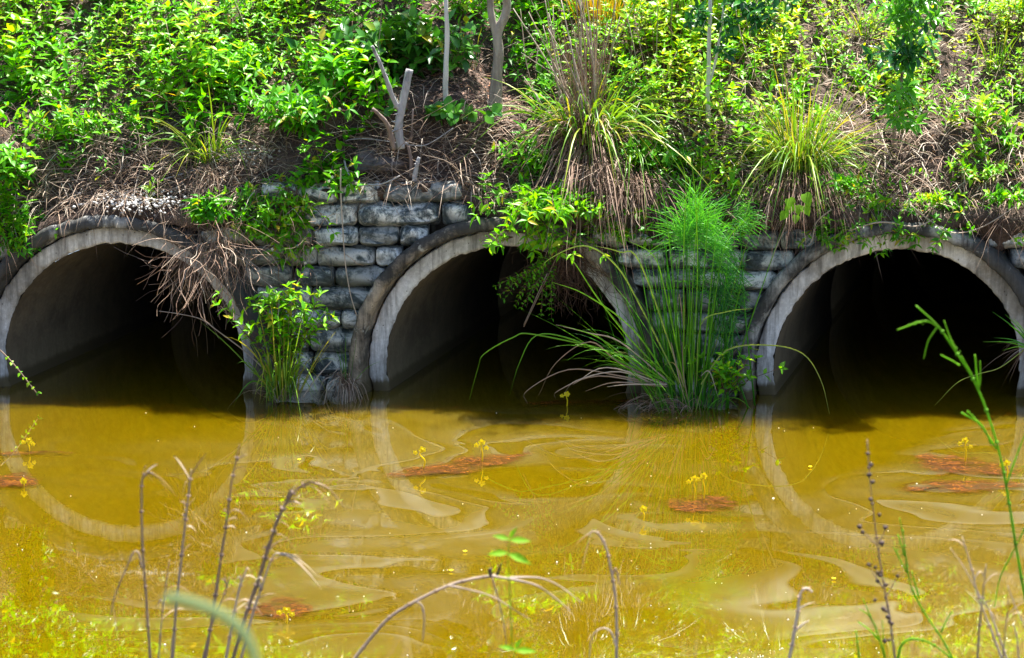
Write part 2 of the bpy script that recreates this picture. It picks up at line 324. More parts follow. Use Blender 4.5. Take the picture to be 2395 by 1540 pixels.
def water_mat():
    m, t, b = newmat('muddy_water'); out = t.nodes['Material Output']
    pos = t.nodes.new('ShaderNodeNewGeometry').outputs['Position']
    big = noise_n(t, .35, 3, .5, 0, pos); c = mixc(t, ramp(t, [(.35, g(0)), (.65, g(1))], big).outputs[0], (.090, .058, .0003), (.110, .074, .0006))
    # pollen film drawn into eddies: nested warping of the position, then sawtooth bands
    w1 = N(t, 'ShaderNodeTexNoise', Scale=.62, Detail=2.0, Roughness=.45); sc_ = t.nodes.new('ShaderNodeVectorMath'); sc_.operation = 'MULTIPLY'; sc_.inputs[1].default_value = (.75, 1.6, 1); t.links.new(pos, sc_.inputs[0]); t.links.new(sc_.outputs[0], w1.inputs['Vector'])
    va = t.nodes.new('ShaderNodeVectorMath'); va.operation = 'MULTIPLY_ADD'; va.inputs[1].default_value = (2.6, 2.6, 0); t.links.new(w1.outputs['Color'], va.inputs[0]); t.links.new(sc_.outputs[0], va.inputs[2])
    w2 = N(t, 'ShaderNodeTexNoise', Scale=.8, Detail=1.0, Roughness=.4); t.links.new(va.outputs[0], w2.inputs['Vector'])
    vb = t.nodes.new('ShaderNodeVectorMath'); vb.operation = 'MULTIPLY_ADD'; vb.inputs[1].default_value = (1.5, 1.5, 0); t.links.new(w2.outputs['Color'], vb.inputs[0]); t.links.new(va.outputs[0], vb.inputs[2])
    f = noise_n(t, .58, 3, .5, .7, vb.outputs[0])
    saw = math_n(t, 'FRACT', math_n(t, 'MULTIPLY', f, 8.0))
    band = ramp(t, [(0, g(0)), (.05, g(.06)), (.75, g(.45)), (.90, g(1)), (.95, g(.95)), (1, g(0))], saw).outputs[0]
    msk = ramp(t, [(.47, g(0)), (.60, g(1))], noise_n(t, .33, 3, .5, .4, mapped(t, (1, 1.3, 1), (4.6, 1.1, 0)))).outputs[0]
    film = math_n(t, 'MULTIPLY', band, msk, True)
    sep = t.nodes.new('ShaderNodeSeparateXYZ'); t.links.new(pos, sep.inputs[0])
    ny = ramp(t, [(0, g(1)), (.68, g(1)), (.95, g(.25)), (1, g(.12))], math_n(t, 'ADD', math_n(t, 'MULTIPLY', sep.outputs['Y'], .2), 1.0)).outputs[0]
    nx = ramp(t, [(.30, g(.18)), (.55, g(1))], math_n(t, 'ADD', math_n(t, 'MULTIPLY', sep.outputs['X'], .12), .5)).outputs[0]
    film = math_n(t, 'MULTIPLY', math_n(t, 'MULTIPLY', film, ny), nx)
    c = mixc(t, math_n(t, 'MULTIPLY', film, .55), c, (.18, .155, .085)); b.inputs['Coat Weight'].default_value = .95; b.inputs['Coat IOR'].default_value = 1.6; b.inputs['Coat Roughness'].default_value = .01
    t.links.new(c, b.inputs['Base Color']); b.inputs['IOR'].default_value = 1.58
    t.links.new(math_n(t, 'ADD', .008, math_n(t, 'MULTIPLY', film, .06)), b.inputs['Roughness'])
    b.subsurface_method = 'BURLEY'; b.inputs['Subsurface Weight'].default_value = .9; b.inputs['Subsurface Radius'].default_value = (1, .8, .3); b.inputs['Subsurface Scale'].default_value = .26
    rp = noise_n(t, 2.6, 3, .5, .2, mapped(t, (1, 1.8, 1))); rp2 = noise_n(t, 22, 2, .5, 0, mapped(t, (1, 1.6, 1)))
    bump(t, b, math_n(t, 'ADD', rp, math_n(t, 'MULTIPLY', rp2, .05)), .06, .010)
    return m
M['water'] = water_mat()

# ------------------------------------------------------------------ setting
def grid(name, mat, xs, ys, fz):
    V = [(lambda q: q if isinstance(q, tuple) else (x, y, q))(fz(x, y)) for y in ys for x in xs]; nx = len(xs)
    Q = [(j * nx + i, j * nx + i + 1, (j + 1) * nx + i + 1, (j + 1) * nx + i) for j in range(len(ys) - 1) for i in range(nx - 1)]
    mb = MB(); mb.add(V, None, Q); return mb.build(name, mat)
# far bank (in front edge drops as a short rough face behind the stonework)
xs = list(np.arange(-9, -4.8, .12)) + list(np.arange(-4.8, 6.2, .03)) + list(np.arange(6.24, 9, .12)); ys = [-.3, -.2, -.1, 0, .04] + list(np.arange(.08, 1.6, .05)) + list(np.arange(1.6, 4.2, .15)) + [6, 12, 30, 60]
def drape(x): return 1 - .75 * math.exp(-((x + .12) / .62) ** 4)
def bank_pt(x, y):
    if y > -.05: return (x, y, bank_z(x, y))
    zc_ = max([PZ + math.sqrt(max(0, PO ** 2 - (x - c_) ** 2)) if abs(x - c_) < PO else -9 for c_ in PX])
    k = {-.3: 0, -.2: 1, -.1: 2}[round(y, 1)]; d = drape(x); n_ = .5 + .9 * fbm(x * 3.1, k * .7, 4.4, 4); n2 = fbm(x * 9, k, 8.1, 3)
    on = zc_ > .55
    return (x, max(-.165 if on else -9, [.02, -.02 - .16 * d, -.05 - .05 * d][k] - .05 * n_ * d - .03 * n2), max(zc_ - .012, bank_z(x, 0) + [-.06 - .15 * d * max(0.1, n_ + .3), -.045 - .05 * d, -.012][k] + .025 * n2))
gb = grid('bank_ground', M['soil'], xs, ys, bank_pt); tag(gb, kind='structure')
def near_z(x, y):
    d = -5.15 - y; return -.25 + .42 * d if d < 3 else 1.01 + .10 * min(6, d - 3)
gn = grid('near_bank', M['soil'], list(np.arange(-9, 9.1, .3)), [-4.9] + list(np.arange(-5.2, -14, -.3)) + [-30, -60], lambda x, y: near_z(x, y) + .06 * fbm(x, y, 9)); tag(gn, kind='structure')
gn.data.flip_normals()
wm = MB(); wm.add([(-60, -9, 0), (60, -9, 0), (60, 11, 0), (-60, 11, 0)], None, [(0, 1, 2, 3)]); wt = wm.build('water', M['water'], smooth=False); tag(wt, kind='structure')

# pipes
axis = np.array([math.sin(SKEW), math.cos(SKEW), 0])
def lathe(prof, cx, seg=144, rough=.0, seed=0):
    mb = MB(); V = []; n = len(prof)
    for i, (r, d) in enumerate(prof):
        for k in range(seg):
            a = 2 * math.pi * k / seg; rr = r
            if rough: rr += rough * fbm(math.cos(a) * 16 + seed, math.sin(a) * 16, d * 9, 4); dd = d + rough * .8 * fbm(math.cos(a) * 7, math.sin(a) * 7 + seed, r * 9, 3) * (1 if d < 1 else 0)
            else: dd = d
            p = np.array([cx, 0, PZ]) + axis * dd; V.append(p + [rr * math.cos(a), 0, rr * math.sin(a)])
    Q = [(i * seg + k, (i + 1) * seg + k, (i + 1) * seg + (k + 1) % seg, i * seg + (k + 1) % seg) for i in range(n - 1) for k in range(seg)]
    mb.add(V, None, Q); return mb
plabel = ['concrete culvert pipe at the left, dry grass hanging over its right side',
          'concrete culvert pipe in the middle, tan stained collar, weeds dangling over it',
          'concrete culvert pipe at the right, black mouth behind the tall green seed stalk']
for i, cx in enumerate(PX):
    e = empty('culvert_pipe', (cx, 0, 0), plabel[i], 'culvert pipe', 'concrete culvert pipes in the wall')
    lathe([(PO, .7), (PO, .3), (PO, .0), (PO + .004, -.13), (PO - .004, -.175), (PO - .02, -.19), (PO - .045, -.192), (PM + .015, -.19), (PM + .004, -.18), (PM, -.16), (PM, .06)], cx, 360, rough=.010, seed=i * 5).build('collar', [M['collar'], M['collarwarm'], M['collar']][i], e)
    lathe([(PM + .05, .05), (PM - .013, .05), (PM - .012, -.058), (PM - .02, -.065), (PR + .035, -.067), (PR + .018, -.066), (PR + .007, -.06), (PR + .001, -.046)], cx, 360, rough=.009, seed=i * 7 + 2).build('pipe_end', M['ring'], e)
    prof = [(PR, -.047)]
    for k in range(5):
        d0 = k * 2.2
        prof += [(PR, d0 + .7), (PR, d0 + 2.13), (PR + .03, d0 + 2.14), (PR + .03, d0 + 2.17), (PR, d0 + 2.18)]
    prof += [(PR, 12), (.01, 12.01)]
    lathe(prof, cx, 96).build('bore', M['bore'], e)

# sack-stone headwall: courses are clipped to the pipes
def superbag(mb, x0, x1, z0, z1, seed, val):
    nu, nv = 26, 16; cx, cz = (x0 + x1) / 2, (z0 + z1) / 2; hx, hz, hy = (x1 - x0) / 2 - .003, (z1 - z0) / 2 - .001, .13
    V = []; sp = lambda c, e: math.copysign(abs(c) ** e, c)
    ex = min(.5, .12 / max(hx, .05))
    for j in range(nv + 1):
        ph = -math.pi / 2 + math.pi * j / nv
        for i in range(nu):
            th = 2 * math.pi * i / nu
            # axis of the superellipsoid runs along x
            X = sp(math.sin(ph), .38) ; cr = abs(math.cos(ph)) ** .32
            Y = cr * sp(math.cos(th), .62); Z = cr * sp(math.sin(th), .62)
            p = Vector((cx + hx * X, hy * Y, cz + hz * Z))
            n1 = noise.noise(p * 5.0 + Vector((seed, 0, 0))); n2 = fbm(p.x * 16 + seed, p.y * 16, p.z * 16, 3); n3 = noise.noise(Vector((p.x * 3 + seed * .01, 0, p.z * 1.2)))
            V.append((p.x + .012 * n1, .03 + p.y * (1 + .30 * n1 + .26 * n2) + .03 * n3, p.z + .020 * n2 + .014 * n1 + .012 * math.sin(p.x * 2.3)))
    Q = [(j * nu + i, j * nu + (i + 1) % nu, (j + 1) * nu + (i + 1) % nu, (j + 1) * nu + i) for j in range(nv) for i in range(nu)]
    mb.add(V, None, Q, val)
we = empty('stone_wall', (0, 0, 0), 'blue grey headwall of stacked sack-shaped stones between and around the three pipes', 'wall')
sb = MB(); mo = MB(); z = -.28; row = 0
while z < 1.25:
    h = random.uniform(.115, .145); z1 = z + h; iv = [(-8.0, 8.0)]
    for cx in PX:
        dz = 0 if z <= PZ <= z1 else min(abs(z - PZ), abs(z1 - PZ))
        if dz < .9:
            hw = math.sqrt(.9 ** 2 - dz ** 2); new = []
            for a, b2 in iv:
                if b2 <= cx - hw or a >= cx + hw: new.append((a, b2))
                else:
                    if a < cx - hw: new.append((a, cx - hw))
                    if b2 > cx + hw: new.append((cx + hw, b2))
            iv = new
    for a, b2 in iv:
        y0, y1 = .02, .5
        V = [(x_, y_, z_) for x_ in (a, b2) for y_ in (y0 + row * .0007, y1) for z_ in (z, z1)]
        if z1 < 1.04: mo.add(V, None, [(0, 1, 3, 2), (4, 6, 7, 5), (0, 4, 5, 1), (2, 3, 7, 6), (0, 2, 6, 4), (1, 5, 7, 3)])
        x = a
        while x < b2 - .01:
            wd = random.choice([.2, .26, .3, .34, .4, .48]) * random.uniform(.9, 1.1)
            if b2 - x - wd < .14: wd = b2 - x
            if wd > .55: wd = wd / 2
            if x + wd > -4.6 and x < 6.2 and z < (lip(x + wd / 2) + .02 if -.95 < x + wd / 2 < .5 else 1.0):
                superbag(sb, x, x + wd, z, z1, random.uniform(0, 90), random.random())
            x += wd
    z = z1; row += 1
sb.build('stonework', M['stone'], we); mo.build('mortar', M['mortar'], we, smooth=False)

# ------------------------------------------------------------------ vegetation builders
def rv(n): v = rng.normal(0, 1, (n, 3)); return v / np.linalg.norm(v, axis=1, keepdims=True)
def sprig(L, S, base, tip, nodes, ll, lw, val, shape='lance', perp=2, bend=None, top=4):
    """a leafy stem: L leaf buffer (lists), S stem MB"""
    base = np.asarray(base, float); tip = np.asarray(tip, float); ln = np.linalg.norm(tip - base)
    mid = (base + tip) / 2 + (bend if bend is not None else rng.normal(0, .08, 3) * ln); pts = np.array(smooth_path([base, mid, tip], 3))
    if S is not None: tube(S, pts, .0028, .0012, 4, rng.uniform(.2, .8))
    ang = rng.uniform(0, 6.28); T = np.linspace(.22, 1, nodes)
    for t in T:
        i = t * (len(pts) - 1); k = min(len(pts) - 2, int(i)); p = pts[k] + (pts[k + 1] - pts[k]) * (i - k); d = unit(pts[k + 1] - pts[k])
        a1 = unit(np.cross(d, [.3, .9, .2])); a2 = np.cross(d, a1); m = perp if t < .97 else top
        for q in range(m):
            an = ang + 2 * math.pi * q / m + rng.normal(0, .25); o = a1 * math.cos(an) + a2 * math.sin(an)
            el = rng.uniform(.15, .7) if t < .97 else rng.uniform(.3, .9)
            dr = unit(o + d * el + np.array([0, 0, .12])); sc = rng.uniform(.65, 1.15) * (.75 + .35 * math.sin(t * 2.6))
            L[0].append(p); L[1].append(dr); L[2].append(unit(np.array([0, -.18, 1.]) + d * .3 + rng.normal(0, .28, 3))); L[3].append(ll * sc); L[4].append(lw * sc * rng.uniform(.8, 1.15))
            L[5].append(np.clip(val + rng.normal(0, .16), 0, .9) if rng.random() > .035 else rng.uniform(.92, 1))
        ang += 1.57
def flushL(mb, L, shape='lance'):
    leaves(mb, np.array(L[0]), np.array(L[1]), np.array(L[2]), np.array(L[3]), np.array(L[4]), np.array(L[5]), shape, rng.uniform(.3, 1.8, len(L[0])))
def NL(): return [[], [], [], [], [], []]

# bare patches of the photo's bank (sheet ellipses: cx, cy, rx, ry, strength)
BARE = [(610, 215, 90, 50, .6), (430, 120, 60, 40, .45), (740, 90, 60, 40, .4), (280, 270, 60, 30, .4), (1480, 300, 50, 60, .4), (1010, 360, 200, 80, 1), (1150, 330, 130, 75, .95), (300, 452, 330, 52, .97), (560, 370, 90, 50, .9), (330, 375, 220, 35, .3), (520, 300, 70, 40, .5), (2230, 50, 70, 45, .85), (2290, 120, 60, 40, .6),
        (60, 160, 110, 40, .4), (90, 230, 120, 45, .45), (190, 60, 60, 60, .6), (960, 90, 80, 45, .6), (1330, 330, 100, 110, .6), (1880, 420, 150, 60, .5), (1900, 60, 70, 60, .5), (2180, 380, 170, 30, .35), (2330, 390, 60, 40, .35),
        (1100, 460, 120, 40, .8), (1930, 250, 60, 50, .3), (2020, 210, 40, 50, .3), (1060, 250, 60, 50, .5), (2180, 470, 230, 30, .35), (1750, 160, 90, 70, .35), (1330, 130, 60, 120, .4)]
def bareness(u, v):
    b_ = 0
    for cx, cy, rx, ry, s in BARE:
        q = ((u - cx) / rx) ** 2 + ((v - cy) / ry) ** 2
        if q < 1.4: b_ = max(b_, s * min(1, (1.4 - q) / .6))
    return b_
# leafy ground cover
L = NL(); LB = NL(); ST = MB(); cnt = 0
for _ in range(14500):
    x = rng.uniform(-4.6, 6.0); y = rng.uniform(-.1, 3.3)
    z_ = bank_z(x, y); u, v = proj((x, y, z_ + .08)); b_ = bareness(u, v)
    if rng.random() < b_: continue
    cl = fbm(x * 1.6, y * 1.6, 7.7, 3)
    if rng.random() > .62 + cl * 1.6 + (.22 if u > 1450 else 0): continue
    if y > 2.2 and rng.random() < .5: continue
    right = np.clip((u - 1200) / 700, 0, 1)
    hgt = rng.uniform(.07, .24) * (1.3 - .5 * right) * max(.45, 1 + 1.7 * cl) * (1 - .4 * b_)
    base = np.array([x, y, z_ - .02]); tip = base + [rng.normal(0, .06), rng.normal(-.05, .05), hgt]
    val = np.clip(.42 + .6 * cl + .32 * right + rng.normal(0, .08), .05, .88)
    big = (noise.noise(Vector((x * .9, y * .9, 22))) > .12) and u < 1500
    s_ = (.053 + .024 * rng.random()) * (1.0 - .2 * right) * (1 + .55 * np.clip(noise.noise(Vector((x * 1.9, y * 1.9, 41))) * 1.6, -.6, .8))
    sprig(L, ST if rng.random() < .6 else None, base, tip, int(rng.integers(3, 6)), s_ * (1.15 if big else 1), s_ * (.5 if big else .40), val)
    cnt += 1
for _ in range(620):      # sprays spilling over the edge of the soil
    u = rng.choice([rng.uniform(1130, 1760), rng.uniform(1900, 2420), rng.uniform(-60, 60), rng.uniform(560, 700)]); p = P(u, 470, -.12); x = p[0]
    if noise.noise(Vector((x * 2.1, 3, 9))) < -.12: continue
    y = rng.uniform(-.17, .05); base = np.array([x, y, bank_z(x, 0) - .02 + min(0, y) * .7]); tip = base + [rng.normal(0, .06), rng.uniform(-.12, -.02), rng.uniform(-.13, .12)]
    sprig(L, ST, base, tip, int(rng.integers(3, 6)), .055, .021, np.clip(.55 + rng.normal(0, .12), 0, .9))
gm = MB(); flushL(gm, L); gc = gm.build('leafy_weeds', M['weed']); tag(gc, 'bright green small-leaved weeds carpeting the sunny bank', 'weeds', kind='stuff')
so = ST.build('weed_stems', M['root']); tag(so, 'thin brown stems of the weeds carpeting the bank', 'stems', kind='stuff')
# dry grass thatch, hanging over the lip
dm = MB()
for _ in range(26000):
    x = rng.uniform(-4.6, 6.0); y = rng.uniform(-.06, 2.6) if rng.random() < .62 else abs(rng.normal(0, .18)) - .06
    z_ = bank_z(x, y); u, v = proj((x, y, z_)); b_ = bareness(u, v)
    if rng.random() > .45 + b_ * .55 + (.3 if y < .2 else 0) + (.35 if u > 1500 else 0): continue
    if y < .35 and 690 < u < 1090 and rng.random() < .6: continue
    an = rng.uniform(0, 6.28); el = rng.uniform(-.1, .9); d = [math.cos(an), math.sin(an) * .8 - .25, el]
    Ln = rng.uniform(.06, .26)
    blade(dm, [x, y, z_ + rng.uniform(0, .05)], d, Ln, rng.uniform(.003, .006), rng.uniform(.3, 1.1), np.clip(rng.normal(.7, .25), 0, 1), n=5, jit=.006)
for _ in range(4200):
    x = rng.uniform(-4.6, 6.0); u, v = proj((x, 0, lip(x)))
    if 700 < u < 1090 or rng.random() > .5 + .7 * noise.noise(Vector((x * 1.7, 0, 5))): continue
    if min(abs(x - c_ + .1) for c_ in PX) < .55 and rng.random() < .8: continue
    y = rng.uniform(-.24, .10); z_ = bank_z(x, max(y, -.02)) + .02 + min(0, y + .05) * .5
    blade(dm, [x, y, z_], [rng.normal(0, .5), -.35, rng.uniform(-.6, .4)], rng.uniform(.08, .24), rng.uniform(.0018, .0035), rng.uniform(.7, 1.3), np.clip(rng.normal(.38, .22), 0, 1), n=5, jit=.008)
o = dm.build('dead_grass', M['dry']); tag(o, 'tan dead grass and straw matted over the bank soil and hanging off its edge', 'dead grass', kind='stuff')
# fallen leaves
lm = MB(); n = 11000; pp = []; dd = []; uu = []
while len(pp) < n:
    if rng.random() < .3: x = rng.normal(.15, .45); y = rng.uniform(0, 1.1)
    else: x = rng.uniform(-4.6, 6); y = rng.uniform(-.02, 2.6)
    pp.append([x, y, bank_z(x, y) + rng.uniform(.004, .02)])
dd = rv(n); dd[:, 2] *= .3; uu = np.array([0, -.3, 1.]) + rng.normal(0, .35, (n, 3))
leaves(lm, pp, dd, uu, rng.uniform(.015, .045, n), rng.uniform(.006, .016, n), rng.random(n), 'small')
o = lm.build('leaf_litter', M['litter']); tag(o, 'brown and rust fallen leaves lying on the soil of the bank', 'leaf litter', kind='stuff')
# gravel: white chips above the left pipe and below the tuft to its right
def pebble(mb, c, r, a):
    V = []; 
    for (x, y, z_) in ((1, 0, 0), (-1, 0, 0), (0, 1, 0), (0, -1, 0), (0, 0, 1), (0, 0, -1), (.6, .6, .55), (-.6, .55, .6), (.6, -.6, .55), (-.6, -.6, .6)):
        V.append(np.array(c) + np.array([x, y, z_]) * r * rng.uniform(.7, 1.2))
    mb.add(V, [(4, 8, 6), (4, 6, 7), (4, 7, 9), (4, 9, 8), (0, 6, 8), (2, 7, 6), (1, 9, 7), (3, 8, 9), (0, 2, 6), (2, 1, 7), (1, 3, 9), (3, 0, 8), (0, 5, 2), (2, 5, 1), (1, 5, 3), (3, 5, 0)], None, a)
for lab, (cu, cv, ru, rv_), num in (('white limestone chips spilled on the soil just over the left pipe', (330, 472, 125, 26), 240), ('white limestone chips on the ledge beside the small green grass tuft', (560, 360, 75, 20), 240)):
    pm = MB()
    for _ in range(num):
        u = cu + rng.normal(0, .45) * ru; v = cv + rng.normal(0, .5) * rv_; p = BP(u, v) if cu > 400 else P(u, v, -.19 + max(0, 490 - v) * .004); pebble(pm, p + [0, -.005, .004], rng.uniform(.004, .012), rng.random())
    tag(pm.build('gravel_patch', M['gravel'], smooth=False), lab, 'gravel', 'patches of white chips', 'stuff')
# loose dead twigs, the nameless ones
tm = MB()
for _ in range(420):
    u = rng.choice([rng.uniform(60, 700), rng.uniform(780, 1250), rng.uniform(0, 2395)]); v = rng.uniform(290, 470) if u < 1250 else rng.uniform(20, 480)
    p = BP(u, v) + [0, -.02, .02]; an = rng.normal(0, .9); d = np.array([math.cos(an) * rng.choice([-1, 1]), rng.normal(-.1, .2), rng.normal(.15, .45)])
    Ln = rng.uniform(.1, .42); q = [p, p + unit(d) * Ln * .5 + rng.normal(0, .025, 3), p + unit(d) * Ln + rng.normal(0, .05, 3) + [0, 0, -.05]]
    tube(tm, smooth_path(q, 4), rng.uniform(.0016, .0034), .001, 4, np.clip(rng.normal(.6, .25), 0, 1))
for _ in range(60):
    u = rng.uniform(1240, 1820) if rng.random() < .7 else rng.uniform(0, 2395); p = BP(u, rng.uniform(60, 330)); Ln = rng.uniform(.35, .9); d = unit([rng.normal(-.05, .25), rng.normal(0, .1), 1])
    tube(tm, smooth_path([p, p + d * Ln * .5 + rng.normal(0, .02, 3), p + d * Ln + rng.normal(0, .05, 3)], 4), rng.uniform(.0025, .0045), .0014, 4, np.clip(rng.normal(.75, .2), 0, 1))
# the wiry tangle above the left pipe
for _ in range(220):
    u = rng.uniform(60, 600); v = rng.uniform(350, 470); p = BP(u, v) + [0, -.05, .03]
    q = [p]; d = unit([rng.choice([-1, 1]) * rng.uniform(.3, 1), -.1, rng.uniform(-.6, .5)])
    for k in range(4): d = unit(d + rng.normal(0, .38, 3)); q.append(q[-1] + d * rng.uniform(.04, .1))
    q = [np.array([a_[0], min(a_[1], .1), a_[2]]) for a_ in q]
    tube(tm, smooth_path(q, 3), .002, .0012, 4, np.clip(rng.normal(.65, .2), 0, 1))
o = tm.build('dead_twigs', M['drygrey']); tag(o, 'thin grey dead twigs and wiry runners tangled over the bank', 'twigs', kind='stuff')

# ---- things on the bank
def plant(name, px, py, label, cat, stems, spread, hgt, ll, lw, mat, val=.5, shape='lance', group=None, lean=(0, 0, 0), nodes=(4, 7), on=None, Y=None, sub=1, top=4, flowers=None):
    base = BP(px, py) if Y is None else P(px, py, Y)
    e = empty(name, base, label, cat, group); S = MB(); L_ = NL()
    for k in range(stems):
        b0 = base + rng.normal(0, 1, 3) * [spread * .25, spread * .12, .01]
        d = np.array([rng.normal(0, spread), rng.normal(-spread * .3, spread * .4), hgt * rng.uniform(.5, 1.1)]) + np.array(lean) * rng.uniform(.5, 1.2)
        sprig(L_, S, b0, b0 + d, int(rng.integers(*nodes)), ll, lw, val, shape, top=top)
    S.build('stem', M['root'], e); m_ = MB(); flushL(m_, L_, shape); m_.build('foliage', mat, e)
    if flowers:
        for k in range(flowers[1]):
            fm = MB(); fm2 = MB(); i = rng.integers(len(L_[0])); flower(fm, np.array(L_[0][i]) + [0, -.03, .02], .011, fm2); fo = fm.build('flower', M['white'], e); fm2.build('flower_centre', M['yellow'], fo)
    return e
def flower(mb, c, r, mb2):
    n_ = 5; an = np.arange(n_) * 2 * math.pi / n_; d = np.stack([np.cos(an), np.full(n_, -.2), np.sin(an)], 1)
    leaves(mb, np.repeat([c], n_, 0), d, np.repeat([[0, -1, .2]], n_, 0), r, r * .7, .5, 'small'); pebble(mb2, np.array(c) + [0, -.003, 0], r * .3, .5)

GW = 'leafy weeds hanging over the stone wall'
GS = 'leafy shrubs standing on the bank'
plant('leafy_weed', 1275, 440, 'bright green leafy weed hanging over the top of the middle pipe, right of its crown', 'weed', 46, .24, -.06, .08, .027, M['weed'], .62, group=GW, lean=(0, -.1, -.06), Y=-.16, nodes=(4, 7))
plant('leafy_weed', 1235, 500, 'lower bright sprays of the weed lying on the middle pipe collar', 'weed', 20, .17, -.10, .08, .027, M['weed'], .7, group=GW, lean=(.05, -.05, -.10), Y=-.24, nodes=(3, 6))
plant('leafy_weed', 672, 440, 'leafy green weed trailing down the wall left of the bare stone blocks', 'weed', 18, .09, -.34, .075, .027, M['weed'], .6, group=GW, lean=(0, -.03, -.1), Y=-.16, flowers=('w', 3))
plant('leafy_weed', 480, 455, 'dark leafy weed drooping beside the crown of the left pipe', 'weed', 13, .07, -.08, .085, .03, M['weed'], .38, group=GW, lean=(0, -.06, -.05), Y=-.16)
plant('leafy_weed', 690, 300, 'large mounded green shrub with yellowing leaves above the left end of bare stones', 'shrub', 46, .24, .22, .085, .03, M['weed'], .42, group=GS, lean=(0, -.12, 0), flowers=('w', 14))
plant('leafy_weed', 760, 372, 'lower skirt of green and yellow leaves overhanging the stone wall beside the dead stump', 'shrub', 18, .14, -.08, .08, .03, M['weed'], .45, group=GS, lean=(-.02, -.14, -.08), flowers=('w', 6))
plant('leafy_weed', 12, 560, 'green weed climbing at the left edge, beside the left pipe', 'weed', 16, .05, .30, .075, .03, M['weed'], .55, group=GW, Y=-.18)
plant('leafy_weed', 20, 430, 'bushy green weed at the left edge, above the end of the wall', 'weed', 22, .09, .2, .075, .03, M['weed'], .5, group=GW, Y=-.1)
plant('leafy_weed', 668, 850, 'green leafy weed growing on the stones right of the left pipe', 'weed', 60, .15, .46, .07, .025, M['weed'], .68, group='leafy weeds rooted at the waterline', Y=-.38, flowers=('w', 4))
plant('leafy_weed', 1700, 915, 'low broad-leaved green weed at the foot of the right pipe', 'weed', 22, .13, .22, .06, .028, M['weed'], .6, group='leafy weeds rooted at the waterline', Y=-.42, nodes=(3, 5))
plant('leafy_weed', 1960, 440, 'small green weed on the wall top right of the lime-green vine', 'weed', 12, .13, .06, .065, .022, M['weed'], .5, group=GW, Y=-.12, lean=(0, -.04, 0))
plant('leafy_weed', 2355, 470, 'small green weed at the right edge, over the right pipe collar', 'weed', 8, .07, .05, .065, .024, M['weed'], .5, group=GW, Y=-.14)
plant('leafy_weed', 2185, 470, 'tiny yellowish weed on the crown of the right pipe', 'weed', 10, .07, .03, .035, .016, M['weed'], .8, group=GW, Y=-.16)
plant('leafy_weed', 1560, 400, 'dark green weed on the bank between the tall dry grass and the sedge', 'weed', 34, .2, .18, .065, .026, M['weed'], .36, group=GS, flowers=('w', 2))
plant('leafy_weed', 1255, 420, 'pale green weed at the left foot of the tall dry grass', 'weed', 18, .1, .22, .07, .028, M['weed'], .5, group=GS)
plant('leafy_weed', 520, 200, 'round mound of lance leaves in the upper left of the bank', 'shrub', 30, .25, .24, .08, .028, M['weed'], .55, group=GS)
plant('leafy_weed', 170, 330, 'green mound of narrow leaves above the wiry runners at far left', 'shrub', 34, .26, .2, .07, .026, M['weed'], .6, group=GS)
plant('broadleaf_shrub', 890, 190, 'dark broad-leaved shrub behind the forked dead stump', 'shrub', 34, .24, .30, .11, .06, M['broad'], .6, 'lance', GS, nodes=(3, 6))
plant('broadleaf_shrub', 1010, 175, 'dark broad-leaved shrub between stump and thin grey trunk', 'shrub', 30, .2, .34, .11, .06, M['broad'], .8, 'lance', GS, nodes=(3, 6))
plant('round_leaf_vine', 1040, 270, 'round-leaved green vine low beside the thin grey trunk', 'vine', 14, .12, .06, .075, .075, M['broad'], .75, 'round', nodes=(2, 4), lean=(.04, -.08, 0))
plant('leafy_weed', 2300, 420, 'scrubby yellow-green weed over the right pipe near the frame edge', 'weed', 26, .2, .1, .045, .018, M['weed'], .68, group=GS)
plant('leafy_weed', 1080, 45, 'tall bright leafy shrub between the two trunks at the top', 'shrub', 30, .25, .3, .08, .03, M['weed'], .62, group=GS)
# heart-leaved vine: each leaf placed
e = empty('heart_leaf_vine', P(1868, 470, -.14), 'lime green vine with seven heart-shaped leaves against the dark wall', 'vine')
hl = MB(); hs = MB(); hp = [(1845, 473, 18), (1882, 462, 20), (1848, 490, 16), (1865, 489, 15), (1880, 490, 17), (1838, 505, 15), (1862, 512, 13)]
for u, v, s_ in hp:
    p = P(u, v - 8, -.36); leaves(hl, [p], [[rng.normal(0, .5), -.4, -.7]], [[0, -1, .6]], s_ * 1.5 / 372, s_ * 1.25 / 372, rng.uniform(.7, 1), 'heart'); tube(hs, smooth_path([P(1866, 455, -.12), P((u + 1866) / 2, (v + 465) / 2, -.26), p], 3), .0015, .001, 4, .4)
hl.build('foliage', M['bright'], e); hs.build('stem', M['root'], e)
# fine-leaved weed dangling in the middle pipe's mouth + brown root tangle
e = empty('dangling_weed', P(1330, 560, -.18), 'small-leaved weed dangling in the mouth of the middle pipe', 'weed'); L_ = NL(); S = MB()
tips = [(1160, 670), (1180, 700), (1215, 690), (1230, 650), (1250, 640), (1265, 735), (1285, 720), (1205, 715), (1190, 660), (1240, 700), (1275, 690), (1220, 740 - 20), (1260, 610), (1170, 690), (1245, 670), (1290, 745)]
for u, v in tips:
    a_ = P(1290 + rng.uniform(-15, 15), 600 + rng.uniform(-10, 30), -.2); b_ = P(u, v, -.24 + rng.normal(0, .04)); sprig(L_, S, a_, b_, 12, .03, .012, .55, bend=np.array([0, -.02, .03]), top=4)
for u, v in [(1125, 565), (1150, 570), (1165, 555), (1140, 575)]:
    sprig(L_, S, P(1200, 555, -.2), P(u, v, -.24), 7, .026, .011, .75)
f_ = MB(); flushL(f_, L_); f_.build('foliage', M['weed'], e)
